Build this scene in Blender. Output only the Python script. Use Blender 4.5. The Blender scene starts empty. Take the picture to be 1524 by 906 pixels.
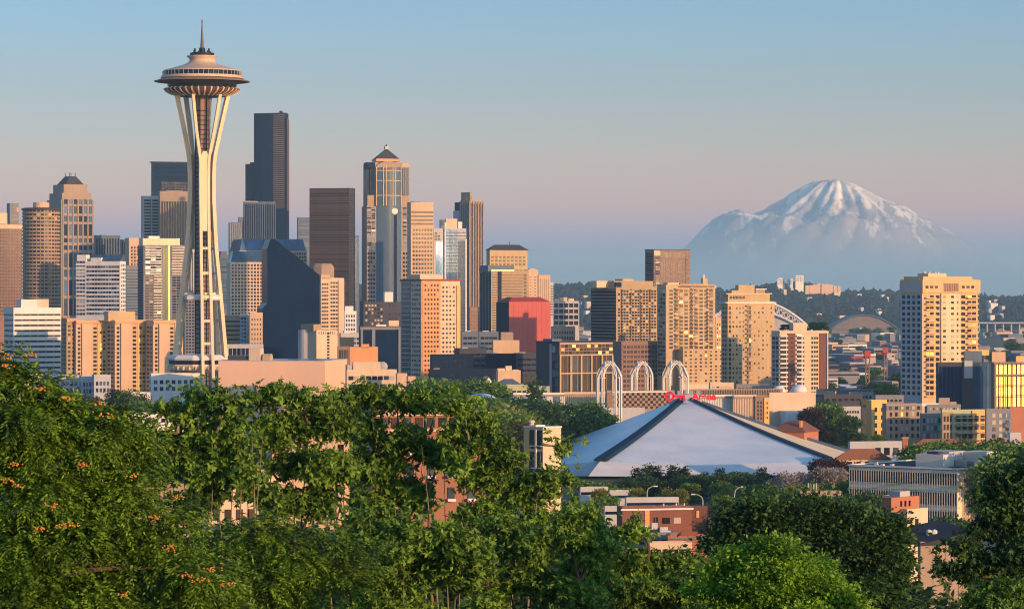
import bpy, math, random
import numpy as np
from mathutils import Vector, noise as mn
random.seed(7)
S = bpy.context.scene
COL = S.collection
F = 4800.0          # focal length in photo pixels (photo 1524 wide)
CX, HY, ZC = 762.0, 437.0, 57.0
R = math.radians
# ---------------- camera ----------------
cd = bpy.data.cameras.new('camera'); cam = bpy.data.objects.new('camera', cd); COL.objects.link(cam)
cam.location = (0, 0, ZC); cam.rotation_euler = (R(90), 0, 0)
cd.sensor_width = 36; cd.lens = 36*F/1524; cd.shift_y = -(453-HY)/1524
cd.clip_start = 1; cd.clip_end = 250000
S.camera = cam
# ---------------- light ----------------
SUN_EL = 8.5
SX, SY = 0.74, -0.67
az = math.atan2(SX, SY)                  # compass style angle from +Y towards +X
w = bpy.data.worlds.new('World'); S.world = w; w.use_nodes = True
nt = w.node_tree; N = nt.nodes; Lk = nt.links; N.clear()
sky = N.new('ShaderNodeTexSky'); sky.sky_type = 'NISHITA'; sky.sun_disc = False
sky.sun_elevation = R(SUN_EL); sky.sun_rotation = az
sky.altitude = 50; sky.air_density = 1.0; sky.dust_density = 1.2; sky.ozone_density = 1.5
tc = N.new('ShaderNodeTexCoord'); sp = N.new('ShaderNodeSeparateXYZ'); Lk.new(tc.outputs['Generated'], sp.inputs[0])
# anti-twilight colours of the low sky (blue air, pink belt, grey band), by elevation only
mr = N.new('ShaderNodeMapRange'); mr.inputs[1].default_value = -0.01; mr.inputs[2].default_value = 0.19
Lk.new(sp.outputs['Z'], mr.inputs[0])
rp = N.new('ShaderNodeValToRGB'); Lk.new(mr.outputs[0], rp.inputs[0])
def skystops(st):
    e = rp.color_ramp.elements
    while len(e) > 1: e.remove(e[-1])
    for i, (z, c) in enumerate(st):
        p = (z+0.01)/0.2
        q = e[0] if i == 0 else e.new(p)
        q.position = p; q.color = (*c, 1)
SKYSTOPS = [(-0.01, (4.094, 4.5, 4.5)), (0.0046, (4.094, 4.5, 4.5)), (0.0129, (1.362, 1.386, 3.525)), (0.0202, (1.707, 1.089, 2.242)), (0.0275, (1.639, 1.037, 1.448)), (0.0379, (1.235, 0.937, 1.232)), (0.0494, (0.922, 0.835, 1.194)), (0.064, (0.695, 0.74, 1.099)), (0.0785, (0.569, 0.716, 1.121)), (0.091, (0.492, 0.683, 1.101)), (0.14, (0.62, 0.92, 1.25)), (0.19, (0.7, 1.0, 1.3))]
skystops(SKYSTOPS)
mx = N.new('ShaderNodeMix'); mx.data_type = 'RGBA'; mx.blend_type = 'MULTIPLY'; mx.inputs[0].default_value = 1.0
# only the part of the sky opposite the sun carries those tints
Lk.new(sky.outputs[0], mx.inputs[6]); Lk.new(rp.outputs[0], mx.inputs[7])
bg = N.new('ShaderNodeBackground'); bg.inputs[1].default_value = 0.15
wo = N.new('ShaderNodeOutputWorld')
Lk.new(mx.outputs[2], bg.inputs[0]); Lk.new(bg.outputs[0], wo.inputs[0])
sd = bpy.data.lights.new('sun', 'SUN'); so = bpy.data.objects.new('sun', sd); COL.objects.link(so)
sd.energy = 4.4; sd.angle = R(0.6); sd.color = (1.0, 0.52, 0.215)
sv = Vector((SX, SY, math.tan(R(SUN_EL))*math.hypot(SX, SY)))
so.rotation_euler = sv.to_track_quat('Z', 'Y').to_euler()
S.view_settings.view_transform = 'Standard'; S.view_settings.look = 'None'; S.view_settings.gamma = 1
S.view_settings.exposure = 0.46
S.cycles.volume_bounces = 1; S.cycles.max_bounces = 5; S.cycles.diffuse_bounces = 2; S.cycles.glossy_bounces = 2
S.cycles.transmission_bounces = 3; S.cycles.use_denoising = True; S.cycles.pixel_filter_type = 'BLACKMAN_HARRIS'; S.cycles.filter_width = 1.05
HAZE_D = 5.2e-5; HAZE_TOP = 640.0; HAZE_COL = (.42,.735,1.0)

# ---------------- helpers ----------------
def P(px, py, Y):
    return Vector(((px-CX)*Y/F, Y, ZC-(py-HY)*Y/F))
def ZP(py, Y): return ZC-(py-HY)*Y/F
def tag(o, label=None, cat=None, group=None, kind=None):
    if label: o['label'] = label
    if cat: o['category'] = cat
    if group: o['group'] = group
    if kind: o['kind'] = kind
    return o
def empty(name, loc=(0,0,0), rz=0.0):
    o = bpy.data.objects.new(name, None); COL.objects.link(o)
    o.location = loc; o.rotation_euler = (0,0,rz); o.empty_display_size = 1
    return o
class MB:
    def __init__(s): s.v = []; s.f = []; s.m = []
    def poly(s, pts, mi=0):
        n = len(s.v); s.v += [tuple(p) for p in pts]; s.f.append(tuple(range(n, n+len(pts)))); s.m.append(mi)
    def box(s, x0, x1, y0, y1, z0, z1, mi=0):
        if x0 > x1: x0, x1 = x1, x0
        if y0 > y1: y0, y1 = y1, y0
        if z0 > z1: z0, z1 = z1, z0
        n = len(s.v)
        s.v += [(x0,y0,z0),(x1,y0,z0),(x1,y1,z0),(x0,y1,z0),(x0,y0,z1),(x1,y0,z1),(x1,y1,z1),(x0,y1,z1)]
        for q in ((0,3,2,1),(4,5,6,7),(0,1,5,4),(1,2,6,5),(2,3,7,6),(3,0,4,7)):
            s.f.append(tuple(n+i for i in q)); s.m.append(mi)
    def frustum(s, c0, c1, mi=0):   # c = (x0,x1,y0,y1,z)
        n = len(s.v)
        for (x0,x1,y0,y1,z) in (c0, c1): s.v += [(x0,y0,z),(x1,y0,z),(x1,y1,z),(x0,y1,z)]
        for q in ((0,3,2,1),(4,5,6,7),(0,1,5,4),(1,2,6,5),(2,3,7,6),(3,0,4,7)):
            s.f.append(tuple(n+i for i in q)); s.m.append(mi)
    def lathe(s, prof, n=32, mi=0, c=(0,0,0), ph=0.0, cap=True):
        b = len(s.v)
        for (r, z) in prof:
            for i in range(n):
                a = ph+2*math.pi*i/n
                s.v.append((c[0]+r*math.cos(a), c[1]+r*math.sin(a), c[2]+z))
        for k in range(len(prof)-1):
            for i in range(n):
                j = (i+1) % n
                s.f.append((b+k*n+i, b+k*n+j, b+(k+1)*n+j, b+(k+1)*n+i)); s.m.append(mi)
        if cap:
            s.f.append(tuple(b+i for i in range(n))[::-1]); s.m.append(mi)
            q = b+(len(prof)-1)*n
            s.f.append(tuple(q+i for i in range(n))); s.m.append(mi)
    def tube(s, pts, rad, n=6, mi=0, flat=None):
        pts = [Vector(p) for p in pts]; b = len(s.v)
        if not isinstance(rad, (list, tuple)): rad = [rad]*len(pts)
        for i, p in enumerate(pts):
            d = (pts[min(i+1, len(pts)-1)]-pts[max(i-1, 0)])
            d = d.normalized() if d.length > 1e-9 else Vector((0,0,1))
            h = Vector((0,1,0)) if abs(d.y) < .9 else Vector((1,0,0))
            a = d.cross(h).normalized(); c = d.cross(a).normalized()
            for k in range(n):
                t = 2*math.pi*(k+.5)/n
                s.v.append(tuple(p+a*math.cos(t)*rad[i]+c*math.sin(t)*rad[i]))
        for i in range(len(pts)-1):
            for k in range(n):
                j = (k+1) % n
                s.f.append((b+i*n+k, b+i*n+j, b+(i+1)*n+j, b+(i+1)*n+k)); s.m.append(mi)
        s.f.append(tuple(b+k for k in range(n))[::-1]); s.m.append(mi)
        q = b+(len(pts)-1)*n
        s.f.append(tuple(q+k for k in range(n))); s.m.append(mi)
    def prism(s, poly, y0, y1, mi=0):   # poly of (x,z) extruded along y
        n = len(s.v); k = len(poly)
        s.v += [(x, y0, z) for x, z in poly]+[(x, y1, z) for x, z in poly]
        s.f.append(tuple(range(n, n+k))); s.m.append(mi)
        s.f.append(tuple(range(n+k, n+2*k))[::-1]); s.m.append(mi)
        for i in range(k):
            j = (i+1) % k; s.f.append((n+j, n+i, n+k+i, n+k+j)); s.m.append(mi)
    def mesh(s, name, mats, smooth=False):
        me = bpy.data.meshes.new(name); me.from_pydata(s.v, [], s.f)
        if not isinstance(mats, (list, tuple)): mats = [mats]
        for m in mats: me.materials.append(m)
        if len(mats) > 1: me.polygons.foreach_set('material_index', s.m)
        if smooth: me.polygons.foreach_set('use_smooth', [True]*len(s.f))
        me.update(); return me
    def build(s, name, mats, parent=None, loc=(0,0,0), rz=0.0, smooth=False):
        if not s.v: return None
        return link(name, s.mesh(name, mats, smooth), parent, loc, rz)
def link(name, me, parent=None, loc=(0,0,0), rz=0.0):
    o = bpy.data.objects.new(name, me); COL.objects.link(o); o.parent = parent
    o.location = loc; o.rotation_euler = (0,0,rz)
    return o
KIDS = {}
def copy_tree(o, parent=None):
    c = o.copy(); COL.objects.link(c); c.parent = parent
    for ch in o.children: copy_tree(ch, c)
    return c

# ---------------- materials ----------------
_mc = {}
def mat(name, col, rough=.8, spec=.3, metal=0.0, var=.12, vs=.15, streak=0.0, noise2=1.6):
    key = (name, tuple(col), rough, metal)
    if key in _mc: return _mc[key]
    m = bpy.data.materials.new(name); m.use_nodes = True; t = m.node_tree; b = t.nodes['Principled BSDF']
    b.inputs['Roughness'].default_value = rough; b.inputs['Metallic'].default_value = metal
    b.inputs['Specular IOR Level'].default_value = spec
    if var > 0:
        co = t.nodes.new('ShaderNodeTexCoord')
        mp = t.nodes.new('ShaderNodeMapping'); t.links.new(co.outputs['Object'], mp.inputs[0])
        mp.inputs['Scale'].default_value = (vs, vs, vs*.35)
        n = t.nodes.new('ShaderNodeTexNoise'); n.inputs['Scale'].default_value = 1; n.inputs['Detail'].default_value = 5
        n.inputs['Roughness'].default_value = .65
        t.links.new(mp.outputs[0], n.inputs['Vector'])
        r = t.nodes.new('ShaderNodeMapRange'); r.inputs[1].default_value = .3; r.inputs[2].default_value = .7
        r.inputs[3].default_value = 1-var; r.inputs[4].default_value = 1+var
        t.links.new(n.outputs[0], r.inputs[0])
        x = t.nodes.new('ShaderNodeVectorMath'); x.operation = 'SCALE'; x.inputs[0].default_value = col
        t.links.new(r.outputs[0], x.inputs['Scale']); t.links.new(x.outputs[0], b.inputs['Base Color'])
    else: b.inputs['Base Color'].default_value = (*col, 1)
    _mc[key] = m; return m
def glass(name, col, rough=.12, spec=.6, metal=0.0, var=.35, vs=.25):
    m = mat(name, col, rough, spec, metal, var, vs); t = m.node_tree; b = t.nodes['Principled BSDF']     # every pane a little different
    oi = t.nodes.new('ShaderNodeObjectInfo'); ge = t.nodes.new('ShaderNodeNewGeometry'); ad = t.nodes.new('ShaderNodeMath'); fr = t.nodes.new('ShaderNodeMath'); fr.operation = 'FRACT'
    t.links.new(oi.outputs['Random'], ad.inputs[0]); t.links.new(ge.outputs['Random Per Island'], ad.inputs[1]); t.links.new(ad.outputs[0], fr.inputs[0])
    mr_ = t.nodes.new('ShaderNodeMapRange'); mr_.inputs[3].default_value = .45; mr_.inputs[4].default_value = 1.6; t.links.new(fr.outputs[0], mr_.inputs[0])
    l = b.inputs['Base Color'].links[0]; sv_ = t.nodes.new('ShaderNodeVectorMath'); sv_.operation = 'SCALE'; t.links.new(l.from_socket, sv_.inputs[0]); t.links.new(mr_.outputs[0], sv_.inputs['Scale']); t.links.new(sv_.outputs[0], b.inputs['Base Color'])
    return m
W = {
 'peach': mat('peach stucco', (.56,.40,.27)), 'peach2': mat('light peach render', (.64,.50,.36)), 'orange': mat('orange stucco', (.68,.33,.15)),
 'tan': mat('tan concrete', (.38,.28,.17)), 'tan2': mat('warm tan stone', (.50,.37,.21)), 'pinkst': mat('pinkish granite', (.34,.26,.20)),
 'brown': mat('brown precast', (.26,.17,.14)), 'brown2': mat('dark brown brick', (.13,.06,.045)), 'white': mat('white concrete', (.72,.70,.68)),
 'pale': mat('pale grey concrete', (.44,.45,.48)), 'grey': mat('grey concrete', (.20,.21,.24)), 'dark': mat('dark cladding', (.055,.06,.075)),
 'navy': mat('navy cladding', (.005,.017,.052), .5, .04), 'black': mat('black metal', (.012,.014,.02), .5, .2), 'bluegrey': mat('blue grey metal', (.085,.13,.20), .5, .2),
 'brick': mat('red brick', (.30,.10,.065)), 'obrick': mat('orange brick', (.42,.17,.10)), 'roof': mat('roof membrane', (.22,.23,.25), .9),
 'roofw': mat('white roof membrane', (.62,.66,.70), .8), 'roofd': mat('dark roof felt', (.05,.05,.065), .9, .1), 'redp': mat('red scaffold wrap', (.50,.11,.10), .7, .2, 0, .10, .05),
 'cream': mat('cream enamel', (.74,.58,.40), .5), 'bronze': mat('bronze panels', (.075,.055,.05), .5), 'beige': mat('warm beige concrete', (.74,.64,.54)), 'saucer': mat('tan saucer panels', (.50,.40,.32), .55), 'gold': mat('golden yellow stucco', (.74,.46,.16)), 'green': mat('pale green cladding', (.42,.45,.28)),
 'rooft': mat('brown roof tiles', (.20,.09,.065), .85), 'slate': mat('dark slate roof', (.045,.045,.055), .7), 'steel': mat('galvanised steel', (.45,.45,.47), .4, .5, .6),
 'spire': mat('dark grey steel', (.11,.10,.11), .5, .3), 'redrim': mat('dark red cornice', (.30,.05,.04)), 'wood': mat('tree bark', (.10,.075,.05), .9, .2, 0, .4, 6), 'birch': mat('pale bark', (.19,.17,.12), .9, .2, 0, .35, 6),
}
G = {
 'dark': glass('dark window glass', (.012,.015,.024), .15, .3), 'blue': glass('blue window glass', (.045,.10,.19), .12, .4), 'navy': glass('navy curtain glass', (.004,.016,.055), .3, .03),
 'brown': glass('bronze glass', (.06,.035,.028), .2, .3), 'blind': mat('window with pale blind', (.42,.36,.30), .5), 'green': glass('green tinted glass', (.05,.09,.05), .2, .3),
 'gold': glass('gold sun glint glass', (.60,.38,.12), .30, 1.0, 1.0, .3, .2), 'pale': glass('pale reflective glass', (.20,.28,.40), .12, .6, .2), 'grey': glass('grey window glass', (.045,.05,.065), .2, .3),  # gold panes: low sun glints put into their metal colour
 'mirror': glass('mirror blue glass', (.10,.22,.40), .1, .6, .2),
}
MIX = {'d': [('dark',.80),('grey',.14),('blind',.06)], 'dg': [('dark',.66),('gold',.02),('blind',.12),('grey',.20)], 'b': [('blue',.6),('navy',.3),('pale',.1)],
       'g': [('dark',.5),('gold',.16),('blind',.18),('grey',.16)], 'gt': [('brown',.55),('dark',.3),('gold',.15)], 'n': [('navy',.8),('dark',.2)], 'p': [('blind',.5),('grey',.3),('dark',.2)], 'k': [('dark',1)], 'gg': [('grey',.6),('brown',.4)]}
def pick(mix):
    r = random.random(); s = 0
    for k, p in MIX[mix]:
        s += p
        if r <= s: return k
    return MIX[mix][0][0]
_wm = {}
def winmesh(w, h, g, d=.12):
    k = (round(w, 2), round(h, 2), g)
    if k not in _wm:
        m = MB(); x = w/2; z = h/2
        m.poly([(-x,-d,-z),(x,-d,-z),(x,-d,z),(-x,-d,z)])
        m.poly([(-x,0,-z),(x,0,-z),(x,-d,-z),(-x,-d,-z)]); m.poly([(-x,-d,z),(x,-d,z),(x,0,z),(-x,0,z)])
        m.poly([(-x,0,-z),(-x,-d,-z),(-x,-d,z),(-x,0,z)]); m.poly([(x,-d,-z),(x,0,-z),(x,0,z),(x,-d,z)])
        _wm[k] = m.mesh('window', G[g])
    return _wm[k]

# ---------------- building kit ----------------
class Bld:
    """Box building: corner nearest the camera at photo column xc, right face to x1, left face to x0."""
    def __init__(s, name, label, cat, x0, xc, x1, yt, Y, a=22, wall='tan', D=None, z0=-3, wallobj=True, group=None, Wd=None):
        if x0 == xc:
            a = math.degrees(math.atan2(CX-xc, F)); a0 = R(a); D = D or 25
        a0 = R(a); s.a = a0; s.Y = Y; s.X = (xc-CX)*Y/F; s.z0 = z0
        s.W = s.U(x1) if Wd is None else Wd
        s.D = D if D is not None else s.V(x0)
        s.H = ZP(yt, Y)
        s.root = empty(name, (s.X, Y, z0), a0); tag(s.root, label, cat, group)
        s.wins = []; s.parts = {}; s.wall = W[wall] if isinstance(wall, str) else wall
        s.wb = MB()
        if wallobj: s.wb.box(0, s.W, 0, s.D, 0, s.H-z0)
    def U(s, px):
        k = (px-CX)/F; return (k*s.Y-s.X)/(math.cos(s.a)-k*math.sin(s.a))
    def V(s, px):
        k = (px-CX)/F; return (s.X-k*s.Y)/(math.sin(s.a)+k*math.cos(s.a))
    def Z(s, py): return ZP(py, s.Y)-s.z0
    def grid(s, face, pa, pb, ya, yb, nu, nz, fw=.5, fh=.5, mix='d', d=.12, skip=()):
        f = s.U if face == 'R' else s.V
        ua, ub = sorted((f(pa), f(pb))); zb, zt = s.Z(yb), s.Z(ya)
        cw, ch = (ub-ua)/nu, (zt-zb)/nz; fw = max(fw, min(.84, fw*1.2)); fh = max(fh, min(.8, fh*1.15))
        for j in range(nz):
            if zb+(j+.5)*ch < 1: continue
            for i in range(nu):
                if (i, j) in skip: continue
                s.wins.append((face, ua+(i+.5)*cw, zb+(j+.5)*ch, cw*fw, ch*fh, pick(mix), d))
    def strips(s, face, pa, pb, ya, yb, nu, fw=.5, g='dark', part='window'):   # full-height glazing strips
        f = s.U if face == 'R' else s.V
        ua, ub = sorted((f(pa), f(pb))); zb, zt = max(.5, s.Z(yb)), s.Z(ya); cw = (ub-ua)/nu
        for i in range(nu): s.wins.append((face, ua+(i+.5)*cw, (zt+zb)/2, cw*fw, zt-zb, g, .12))
    def bands(s, face, pa, pb, ya, yb, nz, fh=.45, g='dark'):
        f = s.U if face == 'R' else s.V
        ua, ub = sorted((f(pa), f(pb))); zb, zt = s.Z(yb), s.Z(ya); ch = (zt-zb)/nz
        for j in range(nz):
            z = zb+(j+.5)*ch
            if z < 1: continue
            s.wins.append((face, (ua+ub)/2, z, ub-ua-.05, ch*fh, g if isinstance(g, str) and g in G else pick(g), .12))
    def fbox(s, face, pa, pb, ya, yb, out, inn=0.0, m=None, part=None):   # box proud of a face; part None = wall relief
        f = s.U if face == 'R' else s.V
        ua, ub = sorted((f(pa), f(pb))); zb, zt = s.Z(yb), s.Z(ya)
        t = s.wb if part is None else s.part(part, m)
        if face == 'R': t.box(ua, ub, -out, inn, zb, zt)
        else: t.box(-out, inn, ua, ub, zb, zt)
    def piers(s, face, pa, pb, ya, yb, n, w, out=.5):
        f = s.U if face == 'R' else s.V
        ua, ub = sorted((f(pa), f(pb))); zb, zt = s.Z(yb), s.Z(ya)
        for i in range(n+1):
            u = ua+(ub-ua)*i/n
            if face == 'R': s.wb.box(u-w/2, u+w/2, -out, .05, max(zb, .1), zt)
            else: s.wb.box(-out, .05, u-w/2, u+w/2, max(zb, .1), zt)
    def ledges(s, face, pa, pb, ya, yb, n, h, out=.4, part=None, m=None):
        f = s.U if face == 'R' else s.V
        ua, ub = sorted((f(pa), f(pb))); zb, zt = s.Z(yb), s.Z(ya)
        for i in range(n+1):
            z = zb+(zt-zb)*i/n
            if z < 1: continue
            t = s.wb if part is None else s.newpart(part, m)
            if face == 'R': t.box(ua, ub, -out, .03, z-h/2, z+h/2)
            else: t.box(-out, .03, ua, ub, z-h/2, z+h/2)
    def part(s, name, m):
        k = (name, m, 0)
        if k not in s.parts: s.parts[k] = MB()
        return s.parts[k]
    def newpart(s, name, m):
        k = (name, m, len(s.parts)+1); s.parts[k] = MB(); return s.parts[k]
    def top(s, part, pa, pb, ya, yb, m, d0=.1, d1=.9, ax='U'):     # roof box, photo columns pa..pb, rows ya..yb
        zt, zb = s.Z(ya), s.Z(yb)
        t = s.newpart(part, m)
        if ax == 'U': u0, u1 = sorted((s.U(pa), s.U(pb))); t.box(u0, u1, s.D*d0, s.D*d1, zb, zt)
        else: v0, v1 = sorted((s.V(pa), s.V(pb))); t.box(s.W*d0, s.W*d1, v0, v1, zb, zt)
        return t
    def done(s, roof=None, par=.6):
        if roof:
            t = s.newpart('roof', roof); h = s.H-s.z0
            t.box(.4, s.W-.4, .4, s.D-.4, h, h+.25)
            if par: 
                for b in ((0,s.W,0,.35),(0,s.W,s.D-.35,s.D),(0,.35,.36,s.D-.36),(s.W-.35,s.W,.36,s.D-.36)): s.wb.box(*b, h+.002, h+par)
        s.wb.build('wall', s.wall, s.root)
        for (n, m, k), t in s.parts.items(): t.build(n, W[m] if m in W else G.get(m, m) if isinstance(m, str) else m, s.root)
        ws = sorted(s.wins, key=lambda q: -q[2])
        for (fc, u, z, w_, h_, g, d) in ws[:96]:
            if fc == 'R': link('window', winmesh(w_, h_, g), s.root, (u, .12-d, z))
            else: link('window', winmesh(w_, h_, g), s.root, (.12-d, u, z), -math.pi/2)
        if len(ws) > 96:
            gs = sorted({q[5] for q in ws[96:]}); t = MB()
            for (fc, u, z, w_, h_, g, d) in ws[96:]:
                if fc == 'R': t.box(u-w_/2, u+w_/2, -d, .14-d, z-h_/2, z+h_/2, gs.index(g))
                else: t.box(-d, .14-d, u-w_/2, u+w_/2, z-h_/2, z+h_/2, gs.index(g))
            o = t.build('window', [G[g] for g in gs], s.root); o['kind'] = 'stuff'
        return s.root
# ---------------- ground, hill, mountain ----------------
def gz(Y):
    pts = [(-400,70),(-30,56),(0,55),(25,51),(60,44.5),(110,37),(200,27.5),(350,15.5),(550,7),(750,2.5),(950,0),(1e9,0)]
    for (a, za), (b, zb) in zip(pts, pts[1:]):
        if Y <= b: return za+(zb-za)*(Y-a)/(b-a) if Y >= a else za
    return 0
def ground_mat():
    m = bpy.data.materials.new('city ground'); m.use_nodes = True; t = m.node_tree; b = t.nodes['Principled BSDF']
    co = t.nodes.new('ShaderNodeTexCoord')
    n = t.nodes.new('ShaderNodeTexNoise'); n.inputs['Scale'].default_value = .012; n.inputs['Detail'].default_value = 8
    n2 = t.nodes.new('ShaderNodeTexNoise'); n2.inputs['Scale'].default_value = .3; n2.inputs['Detail'].default_value = 6
    t.links.new(co.outputs['Object'], n.inputs['Vector']); t.links.new(co.outputs['Object'], n2.inputs['Vector'])
    r = t.nodes.new('ShaderNodeValToRGB'); r.color_ramp.elements[0].color = (.035,.06,.02,1); r.color_ramp.elements[0].position = .45
    r.color_ramp.elements[1].color = (.11,.105,.10,1); r.color_ramp.elements[1].position = .55
    t.links.new(n.outputs[0], r.inputs[0])
    x = t.nodes.new('ShaderNodeMix'); x.data_type = 'RGBA'; x.blend_type = 'MULTIPLY'; x.inputs[0].default_value = .7
    r2 = t.nodes.new('ShaderNodeMapRange'); r2.inputs[1].default_value = .3; r2.inputs[2].default_value = .7; r2.inputs[3].default_value = .6; r2.inputs[4].default_value = 1.4
    t.links.new(n2.outputs[0], r2.inputs[0]); t.links.new(r.outputs[0], x.inputs[6]); t.links.new(r2.outputs[0], x.inputs[7])
    t.links.new(x.outputs[2], b.inputs['Base Color']); b.inputs['Roughness'].default_value = .95
    return m
ys = [-400,-200,-60,-30,0,12,25,40,60,85,110,150,200,270,350,450,550,650,750,850,950,1200,1600,2500,4000,6000,10000,18000,28000]
xs = [-6000,-3000,-1200,-500,-250,-120,-60,-25,0,25,60,120,250,500,1200,3000,6000]
g = MB()
for Y in ys:
    for X in xs: g.v.append((X if Y < 5000 else X*2.2, Y, gz(Y)))
nx = len(xs)
for j in range(len(ys)-1):
    for i in range(nx-1): g.f.append((j*nx+i, j*nx+i+1, (j+1)*nx+i+1, (j+1)*nx+i)); g.m.append(0)
tag(g.build('ground', ground_mat(), smooth=True), 'ground falling away from the park to the flat city', kind='structure')

def vnoise(x, y, s=0):
    v = 0
    for k, (fx, fy, ph, am) in enumerate([(1,.7,.3,1),(2.1,1.7,1.9,.5),(4.3,3.1,4.2,.27),(8.9,7.3,2.2,.13),(17,15,5.1,.07)]):
        v += am*math.sin(x*fx+ph+s+1.3*math.sin(y*fy+ph*2+s))*math.cos(y*fy*1.1+s*1.7+1.1*math.sin(x*fx*.8+s))
    return v
RIDGE = [(-200,424),(500,424),(820,423),(880,421),(960,428),(1060,431),(1120,424),(1180,423),(1250,431),(1330,430),(1440,434),(1470,438),(1560,441),(1900,430)]
def lerp(tab, x):
    if x <= tab[0][0]: return tab[0][1]
    for (a, u), (b, v) in zip(tab, tab[1:]):
        if x <= b: return u+(v-u)*(x-a)/(b-a)
    return tab[-1][1]
def hillz(px, Y):
    top = ZP(lerp(RIDGE, px)+5, 7400)
    t = min(1, max(0, (Y-5000)/2400)); t = t*t*(3-2*t)
    back = 1-.5*min(1, max(0, (Y-7400)/3000))
    return top*t*back*(1+.10*vnoise(px/60, Y/500))+ (5*vnoise(px/23, Y/260, 3))*t - 1.0
hm = mat('hill wooded ground', (.012,.028,.028), .95, .2, 0, .3, .01)
g = MB(); HP = list(range(-250, 1901, 14)); HYs = list(range(4900, 10600, 130))
for Y in HYs:
    for px in HP: g.v.append(((px-CX)*Y/F, Y, hillz(px, Y)))
nx = len(HP)
for j in range(len(HYs)-1):
    for i in range(nx-1): g.f.append((j*nx+i, j*nx+i+1, (j+1)*nx+i+1, (j+1)*nx+i)); g.m.append(0)
tag(g.build('hill', hm, smooth=True), 'long low blue wooded hill behind the city', kind='structure')

def leafmat(name, dark, light, trans=.35, rough=.6):
    m = bpy.data.materials.new(name); m.use_nodes = True; t = m.node_tree; b = t.nodes['Principled BSDF']; out = t.nodes['Material Output']
    at = t.nodes.new('ShaderNodeAttribute'); at.attribute_name = 'tint'
    r = t.nodes.new('ShaderNodeValToRGB'); r.color_ramp.elements[0].color = (*dark, 1); r.color_ramp.elements[1].color = (*light, 1)
    t.links.new(at.outputs['Fac'], r.inputs[0]); t.links.new(r.outputs[0], b.inputs['Base Color'])
    b.inputs['Roughness'].default_value = rough; b.inputs['Specular IOR Level'].default_value = .25
    if trans > 0:
        tr = t.nodes.new('ShaderNodeBsdfTranslucent'); t.links.new(r.outputs[0], tr.inputs[0])
        ms = t.nodes.new('ShaderNodeMixShader'); ms.inputs[0].default_value = trans
        t.links.new(b.outputs[0], ms.inputs[1]); t.links.new(tr.outputs[0], ms.inputs[2]); t.links.new(ms.outputs[0], out.inputs[0])
    return m
LM = {'bright': leafmat('bright green leaves', (.045,.15,.012), (.27,.50,.04), .24), 'mid': leafmat('green leaves', (.016,.06,.014), (.20,.36,.045), .22),
      'dark': leafmat('dark green leaves', (.012,.042,.018), (.075,.16,.035), .2), 'olive': leafmat('olive green leaves', (.05,.07,.02), (.16,.17,.045)),
      'conifer': leafmat('conifer needles', (.010,.028,.014), (.035,.065,.025)), 'purple': leafmat('purple brown leaves', (.03,.018,.022), (.09,.05,.05)),
      'silver': leafmat('silvery pale leaves', (.16,.15,.13), (.45,.40,.36)), 'far': leafmat('far woodland', (.006,.018,.02), (.025,.045,.04), 0, .9),
      'fern': leafmat('feathery green leaflets', (.010,.046,.008), (.19,.36,.025), .18), 'yellow': leafmat('yellow green leaves', (.11,.15,.02), (.30,.32,.05))}
def npmesh(name, V, nv, m, tint=None):
    """V: (n*nv,3) vertex array, faces of nv vertices each"""
    n = len(V)//nv; me = bpy.data.meshes.new(name)
    me.vertices.add(len(V)); me.vertices.foreach_set('co', np.ascontiguousarray(V, dtype=np.float32).ravel())
    me.loops.add(n*nv); me.loops.foreach_set('vertex_index', np.arange(n*nv, dtype=np.int32))
    me.polygons.add(n); me.polygons.foreach_set('loop_start', np.arange(0, n*nv, nv, dtype=np.int32))
    me.materials.append(m)
    if tint is not None:
        at = me.attributes.new('tint', 'FLOAT', 'FACE'); at.data.foreach_set('value', np.clip(tint, 0, 1).astype(np.float32))
    me.update(calc_edges=True); me.validate(); return me
def unit(v): return v/np.maximum(np.linalg.norm(v, axis=-1, keepdims=True), 1e-9)
def leafquads(C, D, L, Wd, rng):
    """diamond leaves: base C, long axis D"""
    n = len(C); r = rng.normal(size=(n, 3)); r[:, 2] *= .35
    w_ = unit(np.cross(D, np.cross(D, r)+1e-6)); up = np.cross(D, w_)
    L = L[:, None]; Wd = Wd[:, None]
    return np.stack([C, C+.45*L*D+w_*Wd+up*Wd*.25, C+L*D-up*Wd*.2, C+.45*L*D-w_*Wd+up*Wd*.25], 1).reshape(-1, 3)

# forest on the hill
rng = np.random.default_rng(3)
ico = np.array([(0,0,1),(.894,0,.447),(.276,.851,.447),(-.724,.526,.447),(-.724,-.526,.447),(.276,-.851,.447),(.5,.7,-.5),(-.4,.8,-.5),(-.9,0,-.5),(-.3,-.9,-.5),(.8,-.4,-.5)])
icf = [(0,1,2),(0,2,3),(0,3,4),(0,4,5),(0,5,1),(1,6,2),(2,6,7),(2,7,3),(3,7,8),(3,8,4),(4,8,9),(4,9,5),(5,9,10),(5,10,1),(1,10,6)]
tri = ico[np.array(icf).ravel()]
Vs = []; T = []
for k in range(14000):
    px = rng.uniform(60, 1640); Y = 5100+3000*rng.random()**.8
    if 520 < px < 790 and k % 3: continue
    h = rng.uniform(5, 10)*(1.7 if rng.random() < .05 else 1); r = rng.uniform(4, 9)
    if vnoise(px/22, Y/300, 5) < -.45: continue
    sc = np.array([r, r, h/1.4])*rng.uniform(.8, 1.2, 3)
    q = tri*sc*(1+.0*tri); jit = rng.uniform(.75, 1.25, (11, 1)); q = (ico*jit)[np.array(icf).ravel()]*sc
    Vs.append(q+np.array([(px-CX)*Y/F, Y, hillz(px, Y)+h*.35])); T.append(np.full(15, rng.random())*.7+rng.random(15)*.3)
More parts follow.
